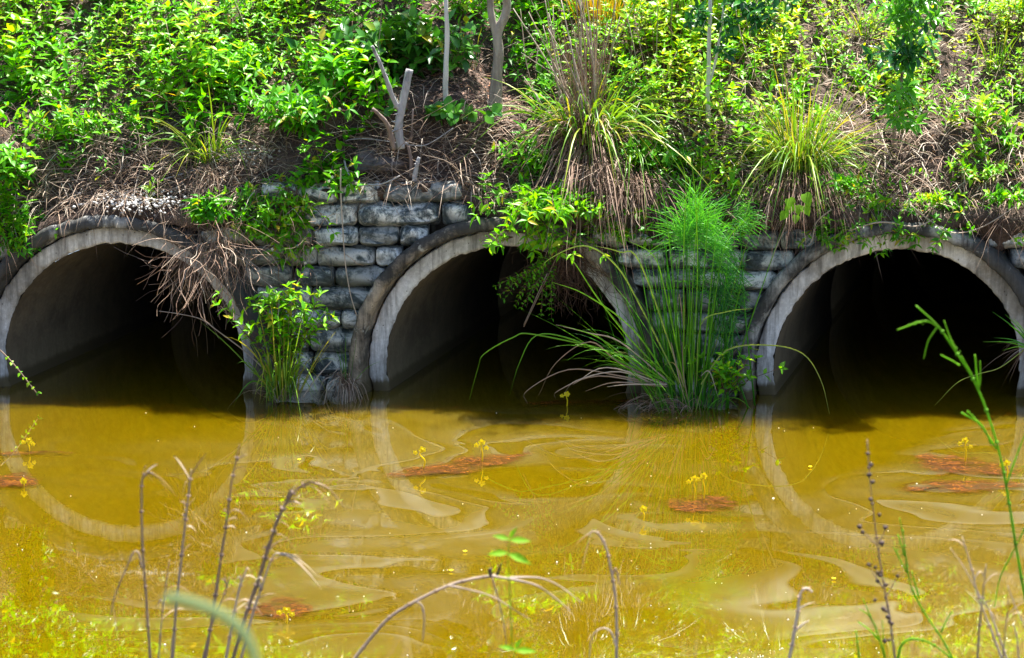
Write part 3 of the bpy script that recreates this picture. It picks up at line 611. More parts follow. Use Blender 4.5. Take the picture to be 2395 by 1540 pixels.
for _ in range(10):
    a_ = P(1300 + rng.uniform(-20, 20), 560, -.18); tube(S, smooth_path([a_, P(1290 + rng.uniform(-30, 30), 600, -.2), P(1250 + rng.uniform(-60, 50), 680, -.22)], 4), .0016, .001, 4, rng.random())
S.build('stem', M['root'], e)
rm = MB()
for _ in range(230):
    q = [P(1330 + rng.normal(0, 22), 560 + rng.uniform(-20, 60), -.16 + rng.normal(0, .03))]; d = unit([rng.normal(0, .4), 0, -1])
    for k in range(7): d = unit(d + rng.normal(0, .6, 3) * [1, .4, 1] + [0, 0, -.12]); q.append(q[-1] + d * .06)
    q = [a_ if a_[2] > .34 else a_ + [0, 0, 2 * (.34 - a_[2])] for a_ in q]
    tube(rm, smooth_path(q, 2), .0014, .0009, 3, rng.random())
o = rm.build('root_tangle', M['root']); tag(o, 'brown tangle of fine roots hanging in the middle pipe mouth', 'roots')

# grass tussocks
def tussock(px, py, Y, label, green=None, dry=None, stalks=None, name='grass_tussock', gmat='grass', dmat='dry', group='grass tussocks', at=None):
    base = at if at is not None else (BP(px, py) if Y is None else P(px, py, Y)); e = empty(name, base, label, 'grass', group)
    def fan(cfg, mat, pname):
        n_, Lr, wr, spread, lean, droop, val, bs = cfg; mb = MB()
        for k in range(n_):
            an = rng.uniform(0, 2 * math.pi); s_ = abs(rng.normal(0, spread)); d = np.array([math.cos(an) * s_, math.sin(an) * s_ * .6 - .08, 1.]) + lean
            blade(mb, base + np.array([math.cos(an), math.sin(an), 0]) * rng.uniform(0, bs) + [0, -.02, rng.uniform(-.01, .02)], d, rng.uniform(*Lr), rng.uniform(*wr), rng.uniform(*droop), np.clip(rng.normal(val, .22), 0, 1), n=9, jit=.007 if 'dry' in pname else .002)
        return mb.build(pname, mat, e)
    if green: fan(green, M[gmat], 'green_blades')
    if dry:
        for i, dcfg in enumerate(dry): fan(dcfg, M[dmat], 'dry_blades')
    if stalks:
        mb = MB()
        for (u0, v0, u1, v1) in stalks:
            a_ = base + [rng.normal(0, .05), rng.normal(0, .04), 0]; b_ = P(u1, v1, a_[1] - .05); m_ = (a_ + b_) / 2 + rng.normal(0, .025, 3); pts = smooth_path([a_, m_, b_], 5)
            tube(mb, pts, .0065, .0028, 5, np.clip(rng.normal(.88, .12), 0, 1))
            for q in range(7):
                t_ = rng.uniform(.1, .95); p_ = pts[int(t_ * (len(pts) - 1))]; blade(mb, p_, [rng.normal(0, .3), rng.normal(0, .2), rng.choice([-.6, 1])], rng.uniform(.05, .16), .0045, .5, np.clip(rng.normal(.5, .25), 0, 1), n=5)
        mb.build('stalks', M['drygrey'], e)
    return e
Z3 = np.zeros(3)
st = [(0, 0, 1330 + 14 * k + rng.normal(0, 14), rng.uniform(-70, 60)) for k in range(9)] + [(0, 0, 1300 + rng.normal(0, 35), rng.uniform(-30, 120)) for k in range(9)] + [(0, 0, 1200, 20), (0, 0, 1225, 180), (0, 0, 1270, 60), (0, 0, 1262, 220), (0, 0, 1350, 90), (0, 0, 1363, -60), (0, 0, 1343, -60), (0, 0, 1370, -40)]
tussock(1375, 335, None, 'large tussock of tall dry stalks and green blades above the middle pipe', (230, (.35, 1.0), (.008, .014), .6, np.array([.12, -.1, 0]), (.3, 1.2), .72, .18),
        [(300, (.25, .65), (.005, .010), .6, np.array([-.1, -.1, 0]), (.4, 1.3), .42, .16), (190, (.25, .6), (.004, .007), .45, np.array([0, -.5, -1.3]), (.2, .9), .4, .2), (90, (.5, 1.0), (.003, .005), .16, np.array([-.05, 0, .3]), (0, .1), .5, .08)], st)
tussock(1480, 400, None, 'skirt of green and rusty blades drooping right of the tall dry tussock', (80, (.35, .8), (.008, .013), .65, Z3, (.7, 1.5), .6, .1), [(150, (.2, .45), (.003, .006), .6, np.array([0, -.4, -.9]), (.4, 1.), .3, .12)])
tussock(1870, 395, None, 'yellow-green arching tussock with brown skirt above the gap left of the right pipe', (420, (.3, .95), (.005, .010), .75, np.array([0, -.15, 0]), (.1, 1.2), .8, .16),
        [(230, (.2, .45), (.003, .006), .7, np.array([0, -.45, -1.2]), (.3, 1.), .2, .26), (120, (.3, .7), (.003, .006), .5, Z3, (.2, .8), .8, .1)])
tussock(490, 380, None, 'small green tuft over the left pipe with brown roots trailing below', (75, (.25, .75), (.006, .012), .62, np.array([-.1, -.1, 0]), (.2, 1.2), .7, .06), [(110, (.12, .3), (.0025, .0045), .4, np.array([0, -.5, -1.4]), (.3, 1.), .55, .05)])
tussock(1405, 85, None, 'orange and yellow grass clump near the top of the bank', (170, (.3, .75), (.006, .010), .35, Z3, (.0, .4), .5, .14), None, gmat='orange')
tussock(1100, 160, None, 'thin grass among the leaves between the two trunks', (18, (.2, .4), (.004, .006), .4, Z3, (.1, .6), .6, .08))
tussock(2330, 170, None, 'upright broad green blades at the upper right of the bank', (16, (.2, .42), (.010, .016), .35, Z3, (.1, .4), .85, .05))
tussock(2020, 90, None, 'loose green grass at the upper right near a bare patch', (22, (.2, .45), (.005, .008), .4, Z3, (.1, .5), .75, .06))
tussock(650, 900, -.22, 'green blades rooted at the waterline between left pipe and stones', (120, (.3, .85), (.007, .012), .24, np.array([.02, -.1, 0]), (.1, 1.0), .8, .10), [(60, (.15, .4), (.003, .006), .5, np.array([0, -.15, 0]), (.3, 1.), .5, .1)], at=np.array([WP(672, 925)[0], -.36, .02]))
# dry tuft on wall foot
tussock(0, 0, 0, 'grey withered tuft at the waterline left of the middle pipe', (8, (.3, .5), (.004, .006), .3, Z3, (.1, .5), .6, .03), [(110, (.15, .42), (.004, .008), .40, np.array([0, -.15, .2]), (.8, 2.0), .7, .04)], at=np.array([WP(812, 925)[0], -.22, .06]), dmat='drygrey')
# hanging dry clumps
def hanging(name, label, anchors, group='hanging dry grass'):
    e = empty(name, anchors[0][0], label, 'grass', group); mb = MB()
    for p, n_, Lr, lean in anchors:
        for k in range(n_):
            q = [p + rng.normal(0, 1, 3) * [.07, .03, .04]]; d = unit(np.array([lean, -.25, -.5]) + rng.normal(0, .55, 3)); Ln = rng.uniform(*Lr)
            for j in range(6): d = unit(d + rng.normal(0, .30, 3) + [0, 0, -.13]); q.append(q[-1] + d * Ln / 6)
            ribbon(mb, smooth_path(q, 2), rng.uniform(.0016, .0038), np.clip(rng.normal(.55, .25), 0, 1), fold=.3, tw=rng.uniform(0, 3))
    mb.build('dry_blades', M['dry'], e); return e
hanging('hanging_grass', 'rust and straw coloured grass hanging across the right shoulder of the left pipe', [(P(520, 560, -.24), 90, (.2, .6), 0), (P(480, 590, -.24), 90, (.2, .65), -.2), (P(430, 590, -.24), 40, (.15, .45), -.3), (P(545, 520, -.18), 60, (.15, .4), .1), (P(565, 600, -.22), 30, (.2, .5), .15)])
hanging('hanging_grass', 'straw coloured tuft hanging on the stones below the trailing weed', [(P(695, 560, -.2), 70, (.12, .34), .05), (P(650, 590, -.2), 16, (.1, .26), -.2)])
hanging('hanging_grass', 'dark brown straw hanging under the yellow-green tussock over the wall', [(P(1850, 430, -.1), 80, (.1, .3), 0), (P(1780, 440, -.1), 40, (.1, .25), 0)])
hanging('hanging_grass', 'brown rooty straw curtain on the wall above the sedge', [(P(1470, 430, -.12), 110, (.12, .36), 0), (P(1400, 400, -.14), 80, (.12, .36), 0), (P(1560, 440, -.1), 60, (.1, .28), 0)])

# big sedge clump between middle and right pipe
sbx = WP(1600, 925)[0]; sb0 = np.array([sbx, -.38, 0])
e = empty('sedge_clump', sb0, 'tall dark green sedge clump standing in the water between the middle and right pipes', 'sedge')
mb = MB()
for k in range(95):
    b0 = sb0 + [rng.normal(0, .10), rng.normal(0, .05), -.02]; s_ = rng.normal(0, .10) - .05
    blade(mb, b0, [s_ + (b0[0] - sbx) * .8, rng.normal(-.03, .06), 1], rng.uniform(.6, 1.35), rng.uniform(.006, .012), rng.uniform(0, .10), np.clip(rng.normal(.55, .22), 0, .95), n=9)
for k in range(48):
    b0 = sb0 + [rng.uniform(-.16, .05), rng.normal(-.02, .06), -.02]; s_ = -abs(rng.normal(.45, .25))
    blade(mb, b0, [s_, rng.normal(-.1, .12), 1], rng.uniform(.7, 1.25), rng.uniform(.005, .009), rng.uniform(.15, .75), np.clip(rng.normal(.75, .15), 0, 1), n=12)
for k in range(16):
    b0 = sb0 + [rng.uniform(0, .2), rng.normal(-.02, .05), -.02]; blade(mb, b0, [abs(rng.normal(.4, .2)), rng.normal(-.1, .1), 1], rng.uniform(.35, .8), rng.uniform(.005, .008), rng.uniform(.2, .9), np.clip(rng.normal(.7, .2), 0, 1), n=10)
# long bent blades as in the photo: (points, value)
def lblade(mb, pts, Y0, Y1, wd, val):
    n_ = len(pts); q = smooth_path([P(u, v, Y0 + (Y1 - Y0) * i / (n_ - 1)) for i, (u, v) in enumerate(pts)], 5); m_ = len(q)
    ww = wd * np.clip(1 - (np.linspace(0, 1, m_)) ** 2.5, .15, 1); ribbon(mb, q, ww, val, side=[.2, .1, 1], fold=.3)
for pts, v_ in (([(1570, 900), (1450, 830), (1250, 783), (1200, 790), (1133, 828), (1118, 862), (1098, 935)], .9), ([(1575, 900), (1460, 850), (1340, 795), (1255, 785), (1215, 850), (1192, 925)], .8), ([(1580, 900), (1480, 800), (1400, 700), (1340, 610), (1310, 590)], .9),
                ([(1590, 900), (1500, 720), (1440, 620), (1365, 575), (1280, 610), (1270, 640)], .95), ([(1600, 905), (1500, 620), (1450, 590), (1390, 575)], .95), ([(1545, 900), (1480, 850), (1400, 790), (1310, 760)], .85), ([(1565, 890), (1480, 770), (1370, 690), (1290, 660)], .9),
                ([(1640, 900), (1700, 820), (1800, 808), (1878, 828), (1920, 890), (1940, 968)], .97), ([(1630, 900), (1640, 760), (1700, 730), (1760, 722)], .95), ([(1600, 890), (1560, 700), (1530, 600), (1460, 560)], .9), ([(1650, 880), (1690, 600), (1740, 520), (1790, 485)], .75), ([(1610, 900), (1625, 600), (1640, 420), (1640, 320)], .8), ([(1600, 900), (1600, 600), (1605, 430), (1590, 370)], .8), ([(1630, 900), (1650, 600), (1662, 450), (1665, 380)], .7), ([(1590, 900), (1570, 600), (1550, 450), (1535, 400)], .6), ([(1620, 900), (1632, 650), (1628, 480), (1615, 350)], .9)):
    lblade(mb, pts, -.46, -.70, .009, v_)
mb.build('green_blades', M['sedge'], e)
mb = MB()
for pts in ([(1560, 905), (1450, 880), (1330, 865), (1232, 915), (1234, 945)], [(1560, 900), (1450, 850), (1380, 800), (1300, 850), (1260, 925)], [(1550, 905), (1400, 880), (1305, 915), (1300, 935)], [(1550, 905), (1440, 895), (1370, 915)], [(1560, 890), (1450, 800), (1380, 780), (1300, 760)], [(1555, 900), (1420, 860), (1340, 900)],
            [(1545, 905), (1450, 870), (1350, 890), (1320, 920)], [(1600, 905), (1590, 870), (1575, 850)], [(1596, 800), (1600, 880), (1615, 960)], [(1570, 800), (1590, 890), (1608, 955)], [(1640, 880), (1660, 870), (1680, 930)], [(1600, 770), (1590, 690), (1585, 720)], [(1560, 900), (1470, 900), (1420, 905)]):
    lblade(mb, pts, -.46, -.66, .008, rng.uniform(.5, .95))
for k in range(60): blade(mb, sb0 + [rng.normal(-.05, .1), rng.normal(-.03, .05), 0], [rng.normal(-.35, .4), -.1, .7], rng.uniform(.2, .5), rng.uniform(.004, .007), rng.uniform(.5, 1.5), np.clip(rng.normal(.5, .25), 0, 1), n=8)
mb.build('dry_blades', M['dry'], e)
# feathery plant beside the sedge
def feathery(px, py, label, plumes):
    e = empty('feathery_weed', np.array([WP(px, 925)[0], -.2, 0]), label, 'plant', 'feathery weeds beside the sedge'); S = MB(); Fm = MB()
    for (u, v, ru, rv2, n_, a0, a1, val) in plumes:
        a_ = np.array([WP(px, 925)[0], -.36, 0]) + rng.normal(0, .02, 3); top = P(u, v, -.40); tube(S, smooth_path([a_, (a_ + top) / 2 + rng.normal(0, .02, 3), top], 5), .006, .003, 5, .5)
        for k in range(int(n_ * .6)):
            an = rng.uniform(a0, a1); r_ = rng.uniform(.3, 1.1); s0 = top + rng.normal(0, .03, 3) + [0, 0, rng.uniform(-.09, .05)]
            d = unit([math.cos(an), rng.normal(0, .45), math.sin(an)]); Ln = (ru * abs(math.cos(an)) + rv2 * abs(math.sin(an))) / 372 * r_
            q = np.array([s0, s0 + d * Ln * .5 + [0, 0, .01], s0 + d * Ln + [0, 0, -.02 * r_]]); ribbon(Fm, smooth_path(q, 3), .0034, np.clip(rng.normal(val, .2), 0, 1), side=[rng.normal(), .2, rng.normal()])
    S.build('stem', M['sedge'], e); Fm.build('foliage', M['feather'], e)
feathery(1630, 925, 'feathery bright green plume rising behind the tall sedge', [(1605, 545, 75, 60, 420, -.5, 3.6, .95), (1655, 545, 60, 60, 330, -.9, 2.6, .8), (1680, 590, 50, 55, 200, -1.5, 1.2, .5), (1628, 490, 45, 60, 180, .3, 2.8, 1)])
feathery(1690, 925, 'feathery dark green plumes right of the sedge, against the stones', [(1690, 700, 55, 55, 300, -1.8, 3.4, .2), (1695, 770, 40, 50, 170, -2.4, 2.8, .1), (1700, 650, 45, 50, 150, -.7, 2.2, .3)])
feathery(1740, 925, 'short feathery sprig at the right of the bright plume', [(1830 - 100, 515, 50, 30, 160, -.6, 1.3, .7), (1640, 640, 40, 40, 120, 0, 3.1, .5)])

# trees
def crown(e, centre, size, n_, ll, mat, val, shape='lance'):
    L_ = NL(); S = MB()
    for k in range(n_):
        c = np.array(centre) + rng.normal(0, .45, 3) * size; d = unit(c - centre + rng.normal(0, .3, 3)) * rng.uniform(.12, .25); sprig(L_, S, c, c + d, 4, ll, ll * .42, val, shape)
        if k % 6 == 0: S2 = MB(); tube(S2, smooth_path([np.array(centre) - [0, 0, size[2] * .6], (np.array(centre) + c) / 2, c], 3), .008, .003, 4, .5); S2.build('branch', M['drygrey'], e)
    m_ = MB(); flushL(m_, L_); c_ = m_.build('crown', mat, e); tag(S.build('twigs', M['drygrey'], e), kind='stuff'); return c_
# forked mottled tree
b0 = BP(1160, 268); e = empty('forked_tree', b0, 'mottled brown-grey tree trunk that forks at the top of the picture', 'tree'); Yb = b0[1]
t1 = MB(); fk = P(1164, 75, Yb); fc = 1 / 355
tube(t1, smooth_path([b0 - [0, 0, .08], P(1160, 200, Yb), P(1166, 130, Yb), fk, P(1185, 20, Yb), P(1178, -90, Yb), P(1190, -420, Yb + .4), P(1180, -800, Yb + .9)], 6), .046, .02, 14, .5, rough=.12, rad=lambda t: .05 - .012 * min(1, t * 5) - .02 * t)
tube(t1, smooth_path([fk - [0, 0, .05], P(1150, 40, Yb), P(1146, 0, Yb), P(1135, -120, Yb), P(1090, -420, Yb + .4), P(1050, -700, Yb + .7)], 6), .026, .012, 10, .5, rough=.1)
t1.build('trunk', M['bark'], e); crown(e, P(1150, -820, Yb) + [0, .9, 0], np.array([.7, .5, .4]), 60, .08, M['weed'], .4)
b0 = BP(1043, 248); e = empty('thin_tree', b0, 'slender grey trunk standing left of the forked tree', 'tree'); Yb = b0[1]; t1 = MB()
tube(t1, smooth_path([b0 - [0, 0, .05], P(1042, 180, Yb), P(1046, 90, Yb), P(1043, 0, Yb), P(1040, -200, Yb + .2), P(1060, -500, Yb + .8)], 6), .018, .010, 10, .5, rough=.15)
t1.build('trunk', M['palebark'], e); crown(e, P(1060, -520, Yb) + [0, .9, 0], np.array([.4, .4, .3]), 30, .07, M['weed'], .4)
b0 = BP(1658, 285); e = empty('pale_sapling', b0, 'white-barked sapling with forked stem and glossy leaves hanging from the top', 'tree'); Yb = b0[1]; t1 = MB()
tube(t1, smooth_path([b0 - [0, 0, .05], P(1655, 230, Yb), P(1657, 180, Yb), P(1658, 100, Yb), P(1661, 0, Yb), P(1655, -150, Yb), P(1668, -380, Yb)], 6), .016, .009, 10, .5, rough=.12)
tube(t1, smooth_path([P(1659, 195, Yb), P(1672, 150, Yb), P(1688, 60, Yb), P(1700, -40, Yb), P(1740, -200, Yb)], 6), .009, .005, 8, .5, rough=.12)
t1.build('trunk', M['palebark'], e)
L_ = NL(); S = MB()
for (u, v, u2, v2) in ((1700, -30, 1830, 60), (1720, -20, 1790, 55), (1700, -10, 1755, 30), (1690, 30, 1720, 60), (1740, -30, 1850, 10), (1655, 20, 1610, 50), (1670, 40, 1700, 90), (1650, 20, 1640, 70), (1680, 10, 1735, 5), (1680, 100, 1705, 130), (1655, 60, 1630, 20), (1780, -20, 1800, 40), (1750, -10, 1770, 70)):
    sprig(L_, S, P(u, v, Yb), P(u2, v2, Yb - .15), 9, .07, .032, .45, top=5)
m_ = MB(); flushL(m_, L_); m_.build('crown', M['glossy'], e); tag(S.build('twigs', M['palebark'], e), kind='stuff')
b0 = BP(2095, 345); e = empty('glossy_sapling', b0, 'sapling with dark glossy leaves in the upper right of the bank', 'tree'); Yb = b0[1]; t1 = MB()
tube(t1, smooth_path([b0 - [0, 0, .05], P(2092, 290, Yb), P(2108, 200, Yb), P(2112, 100, Yb - .05), P(2120, 0, Yb - .05), P(2118, -80, Yb - .05)], 5), .013, .005, 8, .5, rough=.1); t1.build('trunk', M['brownwood'], e)
L_ = NL(); S = MB()
for k in range(30):
    v = rng.choice([rng.uniform(-40, 60), rng.uniform(90, 170), rng.uniform(200, 290), rng.uniform(-40, 290)]); hw = 80 if v < 120 else (58 if v < 210 else 45); u = 2112 + rng.uniform(-1, 1) * hw
    sprig(L_, S, P(2112, v + 25, Yb - .04), P(u, v + rng.uniform(-25, 35), Yb - .12 - .2 * rng.random()), 6, .095, .036, (1.0 if v < 90 or v > 190 else .5) + .2 * rng.random() - .1, top=5)
m_ = MB(); flushL(m_, L_); m_.build('crown', M['glossy'], e); tag(S.build('twigs', M['brownwood'], e), kind='stuff')

# dead forked stump
Yb = BP(945, 335)[1] - .1; b0 = BP(945, 335); e = empty('dead_stump', b0, 'weathered grey dead stump forked in a V on the soil ledge', 'dead stump')
k_ = 1 / 365
def deadlimb(name, pts, r0, r1, mat='deadwood', knobs=3, Y0=None, Y1=None):
    Y0 = Yb if Y0 is None else Y0; Y1 = Y0 if Y1 is None else Y1
    n_ = len(pts); q = smooth_path([P(u, v, Y0 + (Y1 - Y0) * i / (n_ - 1)) for i, (u, v) in enumerate(pts)], 6); m_ = MB(); tube(m_, q, r0, r1, 12, .5, rough=.35, seed=r0 * 900)
    for k in range(knobs):
        p_ = q[rng.integers(2, len(q) - 2)]; d = unit([rng.normal(), -.5, rng.normal(0, .4)]); tube(m_, [p_, p_ + d * r0 * 1.4, p_ + d * r0 * 1.9], r0 * .28, r0 * .1, 5, .5)
    return m_.build(name, M[mat], e)
deadlimb('trunk', [(938, 348), (932, 300), (937, 265), (946, 220), (958, 163)], .028, .022, knobs=8)
deadlimb('branch', [(934, 258), (920, 232), (905, 190), (887, 145), (870, 108)], .015, .010, knobs=3, Y1=Yb - .1)
deadlimb('branch', [(922, 350), (912, 310), (905, 290), (888, 270), (872, 255)], .016, .010, 'brownwood', Y0=Yb - .05, Y1=Yb - .18)
deadlimb('branch', [(962, 330), (964, 300), (966, 255)], .007, .005, 'brownwood', 0, Y0=Yb - .03)
Yf = BP(965, 415)[1] - .04
e = empty('broken_stick', P(968, 430, Yf), 'two splintered stick ends standing on the wall top under the stump', 'stick')
deadlimb('stub', [(960, 415), (962, 380), (955, 342)], .013, .009, 'brownwood', 1, Y0=Yf)
deadlimb('stub', [(970, 425), (972, 400), (980, 368)], .017, .011, 'deadwood', 2, Y0=Yf - .03)
def stick(label, pts, Y0, Y1, r, mat='drygrey', val=.8, name='dead_twig', group='long dead twigs', cat='twig'):
    n_ = len(pts); q = smooth_path([P(u, v, Y0 + (Y1 - Y0) * i / (n_ - 1)) for i, (u, v) in enumerate(pts)], 6); m_ = MB(); tube(m_, q, r, r * .6, 6, val, rough=.25, seed=pts[0][0])
    return tag(m_.build(name, M[mat]), label, cat, group)
stick('pale root hanging straight down over the bare stone blocks', [(797, 395), (797, 450), (802, 540), (808, 620), (820, 690), (835, 740)], -.2, -.22, .0048, val=1.0)
stick('pale curved root looping below the flaky rock beside the stump', [(805, 375), (812, 400), (830, 425), (880, 433), (915, 422), (935, 412)], .0, -.18, .0065, 'deadwood')
stick('second pale root arcing left from the foot of the stump', [(790, 420), (800, 340), (840, 325), (900, 330), (960, 340), (1000, 338), (1060, 300)], .15, -.02, .0045, 'deadwood')
stick('long thin fallen twig crossing behind the stump from upper left', [(800, 10), (900, 85), (990, 190), (1060, 260), (1130, 330)], 1.0, .3, .0045)
stick('long thin twig crossing in front of the forked tree', [(905, 240), (1000, 200), (1100, 150), (1240, 85)], .75, .75, .0045)
stick('upright dead twig right of the stump', [(1085, 280), (1082, 330), (1090, 400), (1112, 470), (1130, 500)], .25, -.18, .0055, val=.9)
stick('slanting dead twig leaning over the bare soil ledge', [(1045, 290), (1080, 350), (1120, 400), (1145, 420)], .25, .0, .0065, val=.9)
stick('thin upright twig left of the middle pipe crown', [(1160, 300), (1150, 360), (1135, 430)], .3, .0, .0045, val=.9)
stick('slanting twig in front of the middle pipe mouth', [(1280, 640), (1225, 760)], -.26, -.24, .004, val=.7)
stick('long thin runner rising across the weed over the middle pipe', [(1225, 765), (1275, 660), (1325, 550), (1360, 460), (1375, 400)], -.28, -.18, .004, val=.45)
stick('pale twig reaching from the left waterline blades into the left pipe mouth', [(620, 865), (570, 820), (510, 775), (470, 747), (420, 735), (372, 728)], -.24, -.2, .0042, val=.9)
stick('pale twig dipping into the water left of the grey withered tuft', [(708, 930), (740, 885), (775, 845)], -.42, -.24, .0055, val=1)
stick('long pale root hanging on the wall left of the lime vine', [(1862, 440), (1840, 520), (1815, 580), (1800, 620)], -.12, -.2, .006, val=.85)
stick('pale looping root on the left shoulder of the right pipe collar', [(1945, 490), (1910, 520), (1900, 560), (1890, 575)], -.2, -.25, .0045, val=.95)
stick('pale dead stem lying over the crown of the right pipe', [(1985, 540), (2060, 520), (2140, 530), (2190, 510)], -.22, -.2, .0055, val=.95)
stick('bent wiry root over the right shoulder of the right pipe', [(2130, 480), (2180, 520), (2230, 545), (2300, 530), (2395, 470)], -.2, -.2, .0045, val=.95)
stick('long straw stem lying on the bank above the left pipe', [(180, 480), (250, 470), (350, 430), (450, 400), (520, 370)], -.1, .15, .0075, 'deadwood')
stick('pale stem slanting over the upper right slope', [(2350, 330), (2420 - 80, 330), (2230, 180)], .6, .9, .0045)
stick('leafy twig leaning into the water at the left edge', [(-15, 805), (30, 850), (90, 925)], -.5, -.5, .005, val=.6)
e = empty('sprig', P(20, 850, -.5), 'small green leaflets along the leaning twig at the left edge', 'leaves'); L_ = NL()
sprig(L_, None, P(-5, 812, -.5), P(88, 918, -.5), 8, .03, .018, .65, bend=Z3); m_ = MB(); flushL(m_, L_); m_.build('foliage', M['weed'], e)
# flaky rock at the ledge
def rock(px, py, sx, sy, sz, label, Y=None):
    p = BP(px, py) if Y is None else P(px, py, Y); mb = MB(); nu, nv = 26, 14; V = []
    for j in range(nv + 1):
        ph = -math.pi / 2 + math.pi * j / nv
        for i in range(nu):
            th = 2 * math.pi * i / nu; d = Vector((math.cos(ph) * math.cos(th), math.cos(ph) * math.sin(th), math.sin(ph))); f = 1 + .3 * fbm(d.x * 2 + px, d.y * 2, d.z * 2) + .06 * round(3 * noise.noise(d * 3.0 + Vector((px, 0, 0))))
            V.append(p + np.array([d.x * sx * f, d.y * sy * f, d.z * sz * f]))
    mb.add(V, None, [(j * nu + i, j * nu + (i + 1) % nu, (j + 1) * nu + (i + 1) % nu, (j + 1) * nu + i) for j in range(nv) for i in range(nu)])
    return tag(mb.build('flaky_rock', M['rock'], smooth=False), label, 'rock')
rock(885, 385, .17, .10, .05, 'dark flaky slab of rock on the wall top left of the stump')
rock(855, 370, .07, .06, .06, 'small dark stone sitting behind the flaky slab')
# tuft at the right edge
b0 = P(2405, 815, -.3); e = empty('edge_grass', b0, 'spiky green and dry tuft reaching in from the right edge over the right pipe mouth', 'grass'); mb = MB(); md = MB()
for u, v in ((2322, 730), (2350, 735), (2325, 790), (2345, 820), (2360, 760), (2340, 800), (2300, 800), (2370, 745)):
    lblade(mb, [(2420, 820), ((2420 + u) / 2, (815 + v) / 2 - 6), (u, v)], -.3, -.4, .008, rng.uniform(.3, .9))
lblade(mb, [(2400, 815), (2340, 860), (2290, 875), (2240, 895), (2187, 948)], -.3, -.6, .006, .97)
for k in range(24): blade(md, b0 + rng.normal(0, .02, 3), [rng.normal(-.2, .4), -.1, -.5 + rng.random()], rng.uniform(.1, .3), .004, rng.uniform(.4, 1.2), rng.random(), n=7)
mb.build('green_blades', M['sedge'], e); md.build('dry_blades', M['dry'], e)

# ------------------------------------------------------------------ on the water
def algae(label, pts, w_, seed):
    """mat floating at the surface; pts = sheet centreline, w_ = half depth in metres"""
    q = smooth_path([WP(u, v) for u, v in pts], 6); n_ = len(q); V = []; A = []; m_ = 13
    for i, p in enumerate(q):
        t_ = unit(q[min(n_ - 1, i + 1)] - q[max(0, i - 1)]); s_ = np.array([-t_[1], t_[0], 0]); f = math.sin(math.pi * (i + .35) / (n_ - .3)) ** .6
        for j in range(m_):
            a_ = (j / (m_ - 1)) * 2 - 1; ed = 1 - abs(a_); nz = fbm(p[0] * 5 + seed, p[1] * 5 + a_ * 2, 0, 3)
            V.append(p + s_ * a_ * w_ * (f + .7 * nz) + [0, 0, .004 + .011 * max(0, ed) ** .6 * f * (1 + .9 * fbm(p[0] * 14, (p[1] + a_ * w_) * 18, seed))])
            A.append(0 if j in (0, m_ - 1) or i in (0, n_ - 1) else min(1, 1.9 * ed * f))
    mb = MB(); mb.add(V, None, [(i * m_ + j, i * m_ + j + 1, (i + 1) * m_ + j + 1, (i + 1) * m_ + j) for i in range(n_ - 1) for j in range(m_ - 1)], np.array(A))
    return tag(mb.build('algae_mat', M['algae']), label, 'algae mat', 'rusty algae mats on the water')
algae('long rusty algae mat slanting across the reflection of the middle pipe', [(880, 1118), (960, 1106), (1050, 1096), (1120, 1085), (1190, 1075), (1262, 1056)], .18, 1)
algae('thin rusty algae streak at the left edge of the water', [(-40, 1066), (60, 1063), (190, 1062)], .05, 2)
algae('rusty algae patch below the left streak, cut by the frame', [(-60, 1125), (20, 1130), (95, 1138)], .17, 3)
algae('rusty algae patch under the pair of yellow flower stalks', [(1555, 1190), (1630, 1182), (1735, 1178)], .24, 4)
algae('broad rusty algae mat at the right, around a tall yellow flower', [(2120, 1070), (2210, 1085), (2300, 1100), (2390, 1115)], .27, 5)
algae('long dark-edged rusty algae streak at the right edge', [(2090, 1150), (2200, 1142), (2320, 1140), (2440, 1138)], .15, 6)
algae('brown algae clump behind the dry reeds in the lower left', [(570, 1440), (640, 1432), (740, 1428)], .17, 7)
algae('dark red algae strip along the foot of the sedge', [(1190, 950), (1300, 944), (1430, 943), (1560, 940)], .07, 8)
# bladderwort flower stalks
fl = [(68, 1060, 1030, 'yellow flower stalk on the algae streak at the left edge', 3), (1127, 1083, 1035, 'taller yellow flower stalk on the long middle algae mat', 3), (988, 1100, 1052, 'crooked yellow flower stalk on the long middle algae mat', 2),
      (1624, 1172, 1120, 'left of the two yellow flower stalks near the sedge reflection', 2), (1646, 1172, 1113, 'right of the two yellow flower stalks near the sedge reflection', 2), (2257, 1084, 1030, 'tall yellow flower stalk on the broad right algae mat', 3),
      (2355, 1118, 1083, 'yellow flower stalk behind the tall green seed stem', 2), (670, 1458, 1428, 'short yellow flower stalk on the brown clump behind the reeds', 3), (1326, 950, 922, 'yellow flower stalk on the dark red strip left of the sedge', 2), (1505, 1218, 1190, 'faint short yellow stalk left of the pair', 1),
      (1513, 905, 885, 'yellow flower stalk among the dry sedge blades', 2), (1569, 945, 928, 'short yellow flower stalk at the foot of the sedge', 1), (55, 1140, 1125, 'single yellow floating flower on the lower left algae patch', 1)]
